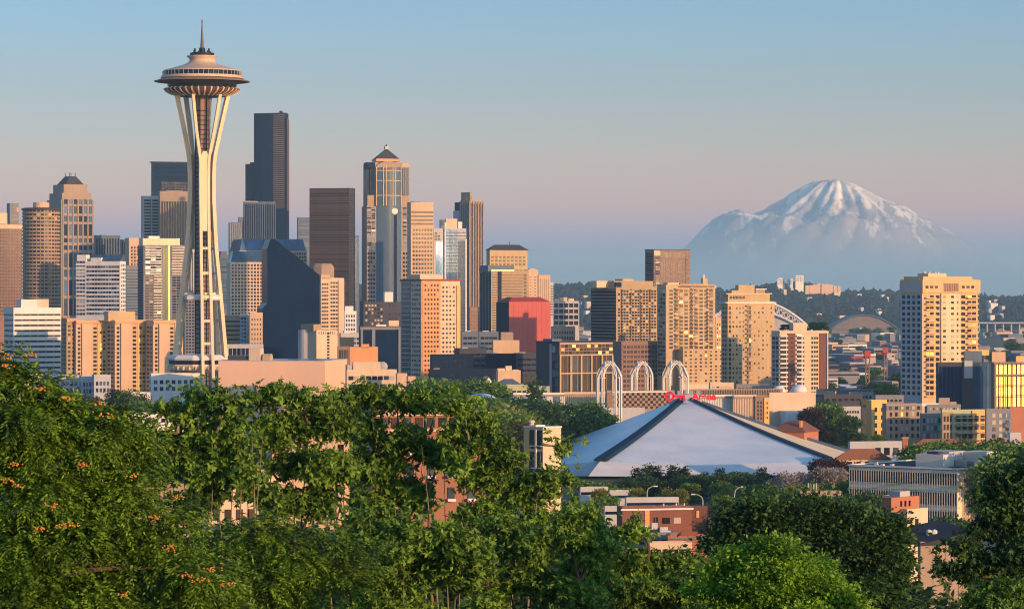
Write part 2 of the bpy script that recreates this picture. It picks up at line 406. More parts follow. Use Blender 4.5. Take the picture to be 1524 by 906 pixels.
o = link('woodland', npmesh('woodland', np.concatenate(Vs), 3, LM['far'], np.concatenate(T)))
tag(o, 'hazy woods covering the low hill behind the city', 'woodland', kind='stuff')

# ---- snow mountain, 95 km away ----
YM = 95000.0; KM = YM/F
SIL = [(880,450),(940,425),(970,425),(1000,392),(1020,370),(1045,348),(1062,334),(1075,324),(1088,321),(1100,325),(1118,326),(1135,318),(1160,305),(1185,288),(1210,274),(1228,270),(1246,269.5),(1262,274),(1280,281),(1300,292),(1325,305),(1350,318),(1385,336),(1412,349),(1440,364),(1475,386),(1510,408),(1600,440),(1800,450)]
cxm = (1243-CX)*KM
def mz(x, y):
    dx = x-cxm; dy = y-YM; r = math.hypot(dx, dy*1.0); th = math.atan2(dy, dx)
    # silhouette blended by side
    wr = .5+.5*math.cos(th)
    px1 = 1243+r/KM; px2 = 1243-r/KM
    z = wr*ZP(lerp(SIL, px1), YM)+(1-wr)*ZP(lerp(SIL, px2), YM)
    rid = abs(math.sin(th*5.5+1.2*math.sin(r/1100)+.6))-.5
    rid2 = abs(math.sin(th*13+r/700+2))-.5
    k = min(1, r/1500)*max(0, z)/3400
    fr = mn.ridged_multi_fractal(Vector((x/3200, y/3200, 1.7)), .9, 2.1, 7, 1.0, 2.0)-1.0
    fn = mn.fractal(Vector((x/700, y/700, 4.2)), .8, 2.1, 6)
    kk = min(1, .25+r/2500)*max(0, z)/3400
    return z+(230*rid+120*rid2)*k+(190*fr+95*fn)*kk
g = MB(); MX = np.linspace((860-CX)*KM, (1700-CX)*KM, 330); MY = np.linspace(YM-9000, YM+3500, 150)
for y in MY:
    for x in MX: g.v.append((x, y, mz(x, y)))
nx = len(MX)
for j in range(len(MY)-1):
    for i in range(nx-1): g.f.append((j*nx+i, j*nx+i+1, (j+1)*nx+i+1, (j+1)*nx+i)); g.m.append(0)
m = bpy.data.materials.new('rock and snow'); m.use_nodes = True; t = m.node_tree; b = t.nodes['Principled BSDF']
ge = t.nodes.new('ShaderNodeNewGeometry'); sp_ = t.nodes.new('ShaderNodeSeparateXYZ'); t.links.new(ge.outputs['Position'], sp_.inputs[0])
mp = t.nodes.new('ShaderNodeMapping'); mp.inputs['Scale'].default_value = (.0034,.0010,.0013); mp.inputs['Rotation'].default_value = (0,.35,0); t.links.new(ge.outputs['Position'], mp.inputs[0])
n = t.nodes.new('ShaderNodeTexNoise'); n.inputs['Scale'].default_value = 1; n.inputs['Detail'].default_value = 8; n.inputs['Roughness'].default_value = .68
t.links.new(mp.outputs[0], n.inputs['Vector'])
mh = t.nodes.new('ShaderNodeMapRange'); mh.inputs[1].default_value = 1600; mh.inputs[2].default_value = 3362; mh.inputs[3].default_value = -.10; mh.inputs[4].default_value = .13
t.links.new(sp_.outputs['Z'], mh.inputs[0])
ad = t.nodes.new('ShaderNodeMath'); t.links.new(n.outputs[0], ad.inputs[0]); t.links.new(mh.outputs[0], ad.inputs[1])
rr = t.nodes.new('ShaderNodeValToRGB'); rr.color_ramp.elements[0].position = .485; rr.color_ramp.elements[0].color = (.36,.33,.37,1)
rr.color_ramp.elements[1].position = .54; rr.color_ramp.elements[1].color = (.78,.76,.78,1)
t.links.new(ad.outputs[0], rr.inputs[0]); t.links.new(rr.outputs[0], b.inputs['Base Color']); b.inputs['Roughness'].default_value = .9
MOUNTAIN_MAT = m
tag(g.build('mountain', m, smooth=True), 'snow capped volcano far off in the haze', kind='structure')

# ---- haze: low layer of air over the city ----
g = MB(); g.box(-16000, 16000, -1500, 80000, -6, HAZE_TOP)
m = bpy.data.materials.new('haze'); m.use_nodes = True; t = m.node_tree; t.nodes.clear()
pv = t.nodes.new('ShaderNodeVolumePrincipled'); ou = t.nodes.new('ShaderNodeOutputMaterial'); t.links.new(pv.outputs[0], ou.inputs['Volume'])
pv.inputs['Color'].default_value = (*HAZE_COL, 1); pv.inputs['Density'].default_value = HAZE_D; pv.inputs['Anisotropy'].default_value = 0.05
tag(g.build('haze', m), 'pale blue haze lying over the city', 'haze', kind='stuff')
# ---------------- Space tower ----------------
YN = 1500.0; KN = YN/F; XN = (300.8-CX)*KN
def nz(py): return ZP(py, YN)
def nr(p): return p*KN
T = empty('observation_tower', (XN, YN, -3)); tag(T, 'tall slender cream tower on three legs with a saucer shaped top and spire', 'tower')
Z0 = 3.0
def npr(prof): return [(nr(r), nz(y)+Z0) for r, y in prof]
cream = W['cream']
saucer = empty('saucer', (0,0,0)); saucer.parent = T
def lat(name, prof, m, n=64, parent=T, smooth=True): 
    b = MB(); b.lathe(npr(prof), n); o = b.build(name, m, parent, smooth=False); 
    if smooth:
        o.data.polygons.foreach_set('use_smooth', [len(p.vertices) == 4 for p in o.data.polygons])
        try: o.data.set_sharp_from_angle(angle=R(30))
        except Exception: pass
    return o
lat('spire', [(2.9,72),(2.0,58),(1.3,45),(.8,36),(1.2,34),(.9,31),(.3,29)], W['spire'], 10)
lat('beacon_housing', [(4.6,79),(4.6,73),(4.0,71.5)], W['black'], 12)
dk = lat('top_deck', [(17,84.5),(18,82.5),(18,79.5),(15,78.6)], W['black'], 32)
for i in range(9):
    a = i*.7+.2; b = MB(); b.box(-.4,.4,-.4,.4,0,.7+.6*(i%3)); b.build('antenna', W['black'], T, (nr(12)*math.cos(a), nr(12)*math.sin(a), nz(79)+Z0))
lat('roof', [(58,107.5),(57,105.5),(48,103),(38,100.2),(28,97),(21.5,94),(18.8,91.5),(18.6,89.5),(20,87),(23,84.6),(22.5,83.6),(10,83)], W['saucer'])
gl = lat('observation_window', [(57.5,113.5),(58.2,107)], G['dark'], 48, smooth=False)
b = MB(); b.tube([(0,0,nz(114)+Z0),(0,0,nz(106.5)+Z0)], .14, 4); mull = b.mesh('mullion', W['steel'])
for i in range(48): a = 2*math.pi*i/48; link('mullion', mull, gl, (nr(58.6)*math.cos(a), nr(58.6)*math.sin(a), 0))
lat('halo_ring', [(58,118.2),(61.5,117.4),(61.5,115.4),(59.8,113.4),(55,113.0)], W['saucer'])
lat('outer_disc', [(56,121.8),(70.8,122.3),(71.4,121.4),(63,118.8),(58,118.0)], mat('dark tan disc panels', (.26,.18,.13), .6))
lat('under_ring', [(51.5,125.8),(56,124.0),(66,122.8),(60,119.9),(50,119.9)], W['brown2'])
lat('restaurant_window', [(50,136),(52,125)], G['dark'], 48, smooth=False)
lat('lower_saucer', [(30,144.6),(38,143.4),(48,140.2),(54,136.8),(57.2,133.4),(56.4,132.4),(50,133.5)], W['brown2'])
b = MB()
for i in range(1):
    a = 0.0; ca, sa = math.cos(a), math.sin(a)
    pr = [(36,143.9),(47,140.6),(54.2,137.0),(57.6,132.8),(54.6,131.0),(48,138)]
    for q in (-1, 1):
        pass
    pts = npr(pr); t_ = .34
    for sg in (-t_, t_): pass
    n = len(b.v)
    for sg in (-t_, t_):
        for r, z in pts: b.v.append((r*ca-sg*sa, r*sa+sg*ca, z-.15))
    k = len(pts); b.f.append(tuple(range(n, n+k))); b.m.append(0); b.f.append(tuple(range(n+k, n+2*k))[::-1]); b.m.append(0)
    for u in range(k): v = (u+1) % k; b.f.append((n+v, n+u, n+k+u, n+k+v)); b.m.append(0)
fin_ = b.mesh('fin', W['cream'])
for i in range(36): link('fin', fin_, T, (0,0,0), 2*math.pi*i/36)
bpy.data.objects.remove(saucer)
# core
b = MB(); b.lathe([(3.1,0),(3.1,nz(142)+Z0)], 6, ph=.3)
core = b.build('core', W['brown'], T)
b = MB()
for k in range(64):
    z = 6+k*2.2
    if z > 146: break
    b.lathe([(3.25,z),(3.25,z+.5)], 6, ph=.3)
for k in range(6):
    a = .3+math.pi*k/3; b.tube([(3.2*math.cos(a),3.2*math.sin(a),0),(3.2*math.cos(a),3.2*math.sin(a),nz(143)+Z0)], .38, 4)
b.build('core_lattice', W['black'], core)
def lerp3(tab, z): return lerp(tab, z)
RAD = [(0,15.9),(6,15.0),(28,12.4),(56,9.3),(78,6.6),(100,5.2),(112,5.1),(121.7,5.6),(132,7.0),(140,8.4),(149.5,10.2)]
SEP = [(0,2.5),(28,2.35),(60,2.1),(84,1.9),(100,1.85),(118,1.9),(124,2.7),(132,4.1),(140,5.2),(149.5,6.4)]
for k, th in enumerate((17, -103, 137)):
    a = R(th-90); ca, sa = math.cos(a), math.sin(a)      # outward direction
    def pt(z, s, dr=0.0): 
        r = lerp(RAD, z)+dr; return (r*ca-s*sa, r*sa+s*ca, z+Z0)
    leg = None
    for sg in (-1, 1):
        b = MB(); zs = [0,6,14,20,28,36,46,56,66,72,78,84,90,96,100,106,112,118,122,127,132,136,140,145,149.3]
        n0 = len(b.v)
        for z in zs:
            s = lerp(SEP, z)*sg; hw = .66; dp = 1.05
            for (ds, dd) in ((-hw,-dp),(hw,-dp),(hw,dp),(-hw,dp)): b.v.append(pt(z, s+ds, dd))
        for i in range(len(zs)-1):
            for q in range(4):
                w2 = (q+1) % 4; b.f.append((n0+i*4+q, n0+i*4+w2, n0+(i+1)*4+w2, n0+(i+1)*4+q)); b.m.append(0)
        b.f.append((n0,n0+3,n0+2,n0+1)); b.m.append(0); b.f.append(tuple(n0+(len(zs)-1)*4+q for q in range(4))); b.m.append(0)
        leg = b.build('leg', cream, T)
    # web plate joining the pair at the waist
    zs = [86,92,98,104,110,116,121,123]; b = MB(); n0 = 0
    for i, z in enumerate(zs):
        s = lerp(SEP, z)-.75; 
        if i == len(zs)-1: s *= .45
        for (ds, dd) in ((-s,-.1),(s,-.1),(s,.75),(-s,.75)): b.v.append(pt(z, ds, dd))
    for i in range(len(zs)-1):
        for q in range(4):
            w2 = (q+1) % 4; b.f.append((i*4+q, i*4+w2, (i+1)*4+w2, (i+1)*4+q)); b.m.append(0)
    b.f.append((0,3,2,1)); b.m.append(0); q = (len(zs)-1)*4; b.f.append((q,q+1,q+2,q+3)); b.m.append(0)
    b.build('web_plate', cream, T)
    for z in (12, 34, 44.5, 55.5, 66.5, 78):
        b = MB(); s = lerp(SEP, z)-.6
        n0 = 0
        for zz in (z-.6, z+.6):
            for (ds, dd) in ((-s,-.7),(s,-.7),(s,.7),(-s,.7)): b.v.append(pt(zz, ds, dd))
        for q in ((0,3,2,1),(4,5,6,7),(0,1,5,4),(1,2,6,5),(2,3,7,6),(3,0,4,7)): b.f.append(q); b.m.append(0)
        b.build('crossbar', cream, T)
    for z in (57, 99):
        b = MB(); b.tube([(2.5*ca,2.5*sa,z+Z0), (lerp(RAD,z)*ca*.95, lerp(RAD,z)*sa*.95, z+Z0)], .8, 4); b.build('strut', cream, T)
b = MB(); b.lathe([(8.4,nz(447)+Z0),(9.3,nz(445)+Z0),(9.3,nz(441)+Z0),(7.5,nz(438)+Z0)], 6, ph=R(17-90)); b.build('mid_platform', W['white'], T)
for nm, pr, m in (('platform_roof', [(15.2,535.5),(15.8,533),(13.5,528),(4,526.5)], W['white']), ('platform_window', [(14.6,541.5),(14.9,535.6)], W['black']),
                  ('platform_floor', [(8,554),(13.2,550),(15.3,543.5),(15.3,541.6)], cream)):
    b = MB(); b.lathe([(r*.88, nz(y)+Z0) for r, y in pr], 9, ph=R(17-90)+.35, c=(-2.4,0,0)); b.build(nm, m, T)
for i in range(27):
    a = 2*math.pi*(i+.5)/27; b = MB(); b.box(8,13.4,-.16,.16,0,1.5); b.build('fin', W['cream'], T, (-2.4,0,nz(549.5)+Z0), a)

# ---------------- left group ----------------
def hip(t, u0, u1, v0, v1, z0, z1, ins):
    t.frustum((u0,u1,v0,v1,z0), (u0+ins,u1-ins,v0+min(ins,(v1-v0)/2-.1),v1-min(ins,(v1-v0)/2-.1),z1))
B = Bld('office_tower', 'square brown office tower with a pale top band beside the round tower', 'office tower', -60, -40, 33.5, 334, 2300, 25, 'brown')
B.grid('R', -38, 32, 341, 470, 30, 26, .5, .62, 'gg'); B.fbox('R', -40, 33.5, 334, 340, .5, 0, 'peach2', 'top_band'); B.fbox('R', 32.2, 34, 340, 520, .4, 0, 'pale', 'corner_pier')
B.top('penthouse', -20, 15, 316, 334, 'peach2', .2, .8); B.done('roof')
B = Bld('office_tower', 'slim grey tower top with a small orange sign rising behind the brown office tower', 'office tower', 10, 14.5, 28, 303.5, 2800, 25, 'grey')
B.bands('R', 15, 27.5, 318, 350, 6, .5, 'grey'); B.fbox('R', 24.5, 27.5, 309, 314.5, .3, 0, W['orange'], 'sign'); B.done('roof')
# round hotel tower
Yh = 2250; k = Yh/F; xh = (61.3-CX)*k; rh = 28.6*k
t = empty('round_tower', (xh, Yh, -3)); tag(t, 'round brown hotel tower with a dark disc roof and rows of bay windows', 'tower')
hh = ZP(313, Yh)+3; b = MB(); b.lathe([(rh*.95,0),(rh*.95,hh)], 48); b.build('wall', W['tan'], t)
b = MB(); b.lathe([(rh*1.02,hh),(rh*1.03,hh+.9),(rh*.9,hh+1.6)], 48); b.build('roof', W['slate'], t)
b = MB(); b.lathe([(rh*.42,hh+1),(rh*.42,ZP(301.5,Yh)+3)], 24); b.build('penthouse', W['peach'], t)
nfl = 38; fh_ = (ZP(313, Yh)-ZP(520, Yh))/nfl
me_ = {}
bay = MB(); 
for j in range(nfl):
    for i in range(30):
        a = 2*math.pi*i/30; z = hh-(j+.6)*fh_
        if z < 2: continue
        ca, sa = math.cos(a), math.sin(a); r0 = rh*.95
    # spandrel ring per floor
for j in range(nfl):
    z = hh-(j+1)*fh_
    if z < 1: break
    b = MB(); b.lathe([(rh*.955,z),(rh*.99,z+.05),(rh*.99,z+fh_*.42),(rh*.955,z+fh_*.45)], 30, ph=.05); b.build('balcony', W['pinkst'], t)
cnt = 0
stuff = MB()
for j in range(nfl):
    z = hh-(j+.28)*fh_
    for i in range(30):
        a = 2*math.pi*(i+.5)/30
        if z < 2 or math.sin(a) > .3: continue
        g_ = pick('dg')
        if cnt < 96:
            link('window', winmesh(2.0, fh_*.5, g_), t, (rh*.948*math.cos(a), rh*.948*math.sin(a), z), a+math.pi/2); cnt += 1
        else:
            c_, s_ = math.cos(a), math.sin(a); u = 1.0; r0 = rh*.957
            q = lambda du, dz: (r0*c_-du*s_, r0*s_+du*c_, z+dz)
            stuff.poly([q(-u,-fh_*.25), q(u,-fh_*.25), q(u,fh_*.25), q(-u,fh_*.25)], 0 if g_ == 'dark' else 1)
stuff.build('window', [G['dark'], G['brown']], t)['kind'] = 'stuff'
# stepped tower with dark hipped crown
B = Bld('office_tower', 'pinkish stone tower with stepped shoulders and a dark hipped crown with four spikes', 'office tower', 70, 91, 139.5, 297, 2900, 30, 'pinkst')
U, V, Z = B.U, B.V, B.Z
for (i1, y1, y2) in ((1.6,287,297),(4.2,274,287)):
    B.wb.box(i1, B.W-i1, i1, B.D-i1, Z(y2), Z(y1))
t = B.newpart('roof', 'slate'); hip(t, 7, B.W-7, 6, B.D-6, Z(274), Z(261.5), 5.5)
for q in (-1, 1):
    for r_ in (-1, 1):
        t = B.newpart('spike', 'slate'); t.tube([(B.W/2+q*(B.W/2-13), B.D/2+r_*(B.D/2-12), Z(262)), (B.W/2+q*(B.W/2-13), B.D/2+r_*(B.D/2-12), Z(256))], .35, 4)
B.grid('R', 94, 138, 296, 304, 6, 1, .6, .9, 'b'); B.grid('R', 94, 138, 306, 318, 6, 1, .6, .95, 'b')
for (ya, yb) in ((321,330),(333,351),(354,361),(365,372),(376,398),(401,412),(416,440),(444,470)): B.grid('R', 94, 138, ya, yb, 6, 1, .6, .97, 'b'); B.grid('L', 72, 90, ya, yb, 3, 1, .6, .97, 'n')
B.piers('R', 94, 138, 297, 520, 6, 1.2, .5); B.done(None)
B = Bld('office_tower', 'dark blue grey tower with pale vertical ribs behind the pitched roof block', 'office tower', 137, 141, 179, 351, 3000, 20, 'bluegrey')
B.strips('R', 142, 178, 355, 470, 9, .5, 'dark'); B.top('penthouse', 150, 158, 349.5, 351, 'grey'); B.done('roofd')
B = Bld('office_tower', 'narrow dark blue annexe beside the ribbed tower', 'office tower', 179, 180.5, 187, 357.5, 2980, 20, 'bluegrey'); B.strips('R', 181, 187, 360, 450, 2, .5, 'dark'); B.done('roofd')
B = Bld('office_tower', 'pink stone tower with small square windows in three columns between blue towers', 'office tower', 186, 192, 209, 355, 2850, 30, 'peach')
B.grid('R', 194, 207, 366, 420, 3, 11, .5, .55, 'd'); B.done('roof')
B = Bld('office_block', 'low grey block with faint blue window bands in front of the pink stone tower', 'office building', 185, 188, 206, 396, 2700, 20, 'grey'); B.bands('R', 188, 206, 400, 470, 16, .5, 'blue'); B.done('roof')
# pale block with slanting blue roof
B = Bld('office_building', 'pale gridded block under a slanting blue glass roof', 'office building', 113, 179, 187, 390, 2200, 72, 'white')
U, V, Z = B.U, B.V, B.Z
t = B.newpart('roof', G['blue']); va, vb = V(187 if False else 179), V(136)
n = len(t.v)
t.v += [(0,V(178),Z(390)),(0,V(150),Z(390)),(B.W,V(150),Z(390)),(B.W,V(178),Z(390)),(B.W*.7,V(178),Z(379)),(B.W*.7,V(128),Z(379)),(B.W,V(128),Z(379)),(B.W,V(178),Z(379))]
for q in ((0,1,5,4),(4,5,6,7),(1,2,6,5),(3,7,6,2),(0,4,7,3)): t.f.append(tuple(n+i for i in q)); t.m.append(0)
B.top('shoulder', 114, 128, 379, 390, 'white', .05, .9, ax='V'); B.top('shoulder', 135, 150, 383.5, 390, 'white', .02, .9, ax='V')
B.grid('L', 113.5, 127, 387, 470, 3, 15, .72, .5, 'b'); B.grid('L', 128.5, 178, 394, 470, 12, 12, .74, .45, 'b'); B.grid('R', 180, 187, 392, 470, 3, 13, .5, .45, 'b')
B.ledges('L', 113, 179, 394, 470, 12, .7, .3); B.done('roof')
# condo with balconies
B = Bld('apartment_tower', 'dark condo tower with a white balcony grid, green glass strip and white roof boxes', 'apartment tower', 205, 213.5, 276.5, 366, 2100, 25, 'grey')
B.top('roof_box', 213, 268, 354.5, 366, 'cream', .05, .7); B.top('roof_box', 224, 240, 351, 356, 'white', .3, .6)
B.grid('R', 216, 240, 369, 408, 3, 10, .8, .7, 'b'); B.grid('R', 255, 275, 369, 408, 3, 10, .8, .7, 'd'); B.strips('R', 242, 250, 368, 480, 2, .9, 'green'); B.strips('R', 251, 252.6, 366, 480, 1, .9, 'gold')
B.ledges('R', 215, 240, 368, 408, 10, .5, 1.2, 'balcony', 'white'); B.ledges('R', 255, 276, 368, 408, 10, .5, 1.2, 'balcony', 'white')
B.grid('R', 216, 240, 411, 475, 4, 16, .7, .6, 'dg'); B.grid('R', 256, 275, 411, 475, 3, 16, .7, .6, 'n'); B.ledges('R', 228, 241, 411, 475, 16, .5, 1.0, 'balcony', 'white')
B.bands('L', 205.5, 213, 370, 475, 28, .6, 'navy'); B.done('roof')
B = Bld('office_tower', 'grey tower with horizontal window bands to the left of the striped tan tower', 'office tower', 210, 213.5, 237.5, 292.5, 2900, 25, 'pale')
B.bands('R', 214.5, 225, 296, 356, 13, .55, 'dark'); B.bands('R', 226.5, 237, 296, 356, 13, .55, 'dark'); B.done('roof')
B = Bld('office_tower', 'tan tower with a broad blank top band over thin vertical stripes behind the observation tower', 'office tower', 236, 238, 318, 285.5, 2880, 14, 'pinkst')
B.strips('R', 239, 317, 299.5, 380, 20, .5, 'dark'); B.top('penthouse', 248, 272, 283.5, 285.5, 'tan'); B.piers('R', 239, 317, 299.5, 380, 20, .7, .5); B.done('roof')
B = Bld('office_tower', 'wide dark blue glass box tower rising behind the striped tan tower', 'office tower', 225, 227, 297, 241.5, 3350, 16, 'navy')
B.bands('R', 229, 296, 245, 268, 7, .7, 'navy'); B.grid('R', 240, 296, 270, 287, 12, 4, .8, .6, 'gg'); B.top('roof_rim', 224.6, 297.6, 240.5, 242, 'black', -.01, 1.01); B.done()
# ---------------- centre group ----------------
B = Bld('skyscraper', 'tallest near black skyscraper with curved steps and a brown sunlit flank', 'skyscraper', 376.5, 423, 429.5, 169, 3300, 68, 'navy', wallobj=False)
U, V, Z = B.U, B.V, B.Z
vx = V(376.5); 
b = B.wb; v407 = V(408); 
b.prism([(0,0),(0,0)], 0, 0) if False else None
# plan polygon (u,v) with a faceted bulging right part
def planprism(b, plan, z0, z1, mi=0):
    n = len(b.v); k = len(plan); b.v += [(u,v,z0) for u, v in plan]+[(u,v,z1) for u, v in plan]
    b.f.append(tuple(range(n,n+k))[::-1]); b.m.append(mi); b.f.append(tuple(range(n+k,n+2*k))); b.m.append(mi)
    for i in range(k): j=(i+1)%k; b.f.append((n+i,n+j,n+k+j,n+k+i)); b.m.append(mi)
D_ = vx; 
Wc = 10.0
planprism(b, [(0,0),(Wc,0),(Wc,D_),(2,D_),(-1.0,D_*.7),(-1.6,D_*.45),(-1.0,D_*.15)], 0, B.H+3)
B.top('roof_edge', 377, 422, 167.8, 169, 'black', .1, .9, ax='V')
t = B.newpart('lower_wing', 'navy'); t.box(.3, 5, -3.2, -.02, 0, Z(177.5))
t = B.newpart('lower_wing', 'navy'); t.box(4, 34, D_+.02, V(362.5), 0, Z(243)); t = B.newpart('lower_wing', 'navy'); t.box(5, 34, D_+.02, V(369), Z(243)+.01, Z(240.5))
for i in range(46):
    ya = 172+i*3.0
    t = B.newpart('floor_band', 'brown'); t.box(.1, 5, -3.45, -3.2, Z(ya+5+1.2), Z(ya+5))  # brown bands put the sunlit tone of this side into colour
for i in range(46):
    ya = 171+i*3.05; t = B.newpart('floor_band', 'pinkst'); v1 = V(408); t.box(-1.95, -.5, -.4, v1, Z(ya+.9), Z(ya))  # pinkish bands carry the lit side in their colour too
t = B.newpart('antenna', 'steel'); t.tube([(8, V(412), Z(169)), (8, V(412), Z(164))], .5, 6); t = B.newpart('antenna', 'black'); t.lathe([(1.6,Z(167)),(1.9,Z(165.5)),(1.4,Z(164.4))], 8, c=(8,V(413),0))
B.done()
B = Bld('office_tower', 'blue grey ribbed office tower stepping down in front of the black skyscraper', 'office tower', 362, 363.5, 410.5, 301, 3000, 18, 'bluegrey')
B.piers('R', 364, 410, 301, 420, 14, .55, .7); B.strips('R', 364, 410, 304, 420, 14, .55, 'navy')
t = B.newpart('wing', 'bluegrey'); t.box(B.U(341.5), -.02, 2, B.D, 0, B.Z(331)); t = B.newpart('wing', 'bluegrey'); t.box(B.U(355.5), -.03, 1, B.D-1, B.Z(331)+.01, B.Z(323))
for i in range(7):
    t = B.newpart('rib', 'pale'); u = B.U(343+2.9*i); t.box(u-.25, u+.25, 1.3, 2, 0, B.Z(332 if i < 5 else 324))
B.top('penthouse', 366, 384, 299.3, 301, 'white', .3, .7); B.done('roof')
def dotted(name, label, x0, xc, x1, ya, yg, yb, Y, nu, nz, a=15, wall='peach2'):
    B = Bld('office_building', label, 'office building', x0, xc, x1, yg, Y, a, wall)
    t = B.newpart('glass_roof', G['blue']); u0, u1 = B.W*.01, B.W*.99
    n = len(t.v); z0, z1 = B.Z(yg)+.02, B.Z(ya)
    t.v += [(u0,.1,z0),(u1,.1,z0),(u1,B.D-.1,z0),(u0,B.D-.1,z0),(u0+2.5,4,z1),(u1-2.5,4,z1),(u1-2.5,B.D-4,z1),(u0+2.5,B.D-4,z1)]
    for q in ((4,5,6,7),(0,1,5,4),(1,2,6,5),(2,3,7,6),(3,0,4,7)): t.f.append(tuple(n+i for i in q)); t.m.append(0)
    B.grid('R', xc+1, x1-1, yg+1.5, yb, nu, nz, .52, .55, 'k'); B.top('roof_edge', xc, x1, yg-.6, yg, 'peach2', 0, .1); B.done(); return B
dotted('x', 'upper tan block with dotted square windows and a blue glass roof beside the black slab', 340, 356, 457, 355.5, 373.5, 395, 2760, 26, 4)
dotted('x', 'tan block dotted with small square windows under a blue glass roof beside the tower leg', 338, 343, 411, 373.5, 390.5, 469, 2650, 14, 15)
# black angular slab
Ys = 1900; k = Ys/F
B = MB(); px = [(397.5,545),(390.5,520),(390.5,459),(398,451),(397.5,370),(403,355.5),(409,356),(475.5,409),(476.5,545)]
t = empty('office_building', P(430, 437, Ys)-Vector((0,0,ZC+3)), R(10)); tag(t, 'black glass slab with a steep slanting roofline', 'office building')
pp = [((x-430)*k, ZP(y, Ys)+3 if y < 540 else 0) for x, y in px]; B.prism(pp, 0, 34)
B.build('wall', G['navy'], t)
for i in range(26):
    yy = 380+i*6; s = [x for x in (397.5, min(476, 409+(yy-356)*1.254))]
    if yy > 455: s[0] = 391
    b = MB(); b.box((s[0]-430)*k+.3, (s[1]-430)*k-.3, -.16, 0, ZP(yy+1.0, Ys)+3, ZP(yy, Ys)+3); b.build('floor_band', W['navy'], t)
B = Bld('office_tower', 'narrow plain blue tower seen between the black slab and the bronze box tower', 'office tower', 442, 443.5, 463, 324.5, 3350, 15, 'bluegrey'); B.bands('R', 444, 462, 328, 400, 22, .6, 'blue'); B.done('roofd')
B = Bld('office_tower', 'bronze brown glass box tower with a flat top and fine floor lines', 'office tower', 460.5, 520, 528.5, 281, 2700, 74, 'bronze')
B.bands('L', 462, 519, 286, 460, 48, .62, 'brown'); B.bands('R', 520.5, 528, 286, 460, 48, .5, 'dark'); B.top('roof_edge', 460.5, 520, 279.8, 281, 'black', .0, 1, ax='V'); B.done()
B = Bld('office_tower', 'thin slice of grey ribbed tower just right of the bronze box tower', 'office tower', 526, 527, 534.5, 351, 2950, 20, 'bluegrey'); B.strips('R', 528, 534, 354, 480, 3, .5, 'blue'); B.done('roofd')
# postmodern tower with pyramid
B = Bld('skyscraper', 'blue glass and stone skyscraper with an arched top, pyramid roof and small lantern', 'skyscraper', 543.5, 546, 613, 290, 2700, 18, 'pinkst')
U, V, Z = B.U, B.V, B.Z
W_, D_ = B.W, min(B.D*3, 38); B.D = D_
B.wb = MB(); B.wb.box(0, W_, 0, D_, 0, Z(307)); B.wb.box(U(547.5), U(610), 1.5, D_-1.5, Z(307), Z(243)); 
t = B.newpart('cornice', 'redrim' if False else 'orange'); t.box(U(560.5), U(597), .6, D_-.6, Z(240), Z(236))
# round arch crown
arc = [(U(560.5)+(U(597)-U(560.5))*(.5-.5*math.cos(math.pi*i/14)), Z(249)+(Z(240)-Z(249))*math.sin(math.pi*i/14)) for i in range(15)]
t = B.newpart('arch', 'pinkst'); t.prism(arc, .4, D_-.4)
t = B.newpart('pyramid_roof', 'slate'); hip(t, U(561.5), U(596), 2, D_-2, Z(236), Z(221.5), (U(596)-U(561.5))/2-1.2)
t = B.newpart('lantern', 'pale'); c = (U(561.5)+U(596))/2; t.box(c-1.6, c+1.6, D_/2-1.6, D_/2+1.6, Z(221.5), Z(216.5)); t = B.newpart('lantern', 'black'); t.lathe([(1.2,Z(216.5)),(.2,Z(214))], 6, c=(c,D_/2,0))
cn = B.newpart('central_bay', mat('blue grey bay glass', (.07,.12,.19), .35, .15)); n = 12; u0, u1 = U(560), U(597)
pl = [(u0+(u1-u0)*i/n, -2.6*math.sin(math.pi*i/n)-.1) for i in range(n+1)]+[(u1,.2),(u0,.2)]
planprism(cn, pl, 0, Z(250))
for pxm in (560, 569.5, 573.5, 583.5, 587.5, 597):
    t = B.newpart('pier', 'orange' if False else 'tan2'); u = U(pxm); q = (u-u0)/(u1-u0); off = 2.6*math.sin(math.pi*min(1, max(0, q)))+.1
    t.box(u-.42, u+.42, -off-.5, -off+.5, Z(306), Z(248)); 
for yy in (253, 268, 290):
    for i in range(n):
        (a0, b0), (a1, b1) = pl[i], pl[i+1]
        t = B.part('spandrel', W['tan2']); t.poly([(a0,b0-.2,Z(yy+1.3)),(a1,b1-.2,Z(yy+1.3)),(a1,b1-.2,Z(yy)),(a0,b0-.2,Z(yy))])
t = B.newpart('logo_disc', 'white'); 
u = U(586.5); t.lathe([(2.6,0),(2.6,.3)], 16); 
for i in range(len(t.v)): x, y, z = t.v[i]; t.v[i] = (u+x, -2.3-z, Z(314)+y)
t = B.newpart('blue_strip', G['navy']); t.box(U(585), U(588.5), -2.6, -1.5, 0, Z(320)); t = B.newpart('pale_strip', W['bluegrey']); t.box(U(582), U(584.2), -2.75, -1.5, 0, Z(318)); t = B.newpart('pale_strip', W['bluegrey']); t.box(U(589.5), U(591.5), -2.4, -1.5, 0, Z(318))
B.strips('R', 548, 559, 249, 290, 3, .6, 'navy'); B.strips('R', 599, 609, 249, 290, 3, .6, 'blue')
B.grid('R', 546, 559, 308, 372, 2, 21, .7, .6, 'b'); B.grid('R', 599, 612, 308, 372, 2, 21, .7, .6, 'b'); B.grid('R', 546.5, 559, 374, 470, 3, 15, .6, .5, 'n'); B.grid('R', 599, 612, 374, 470, 3, 15, .6, .5, 'n')
t = B.newpart('shoulder', 'navy'); t.box(U(547.5)-.05, U(559), 1.4, D_-4, Z(252), Z(241.5)); t = B.newpart('shoulder', 'tan2'); t.box(U(599), U(610.3), 1.4, D_-4, Z(248), Z(242)); B.done('roofd', 0) if False else B.done()
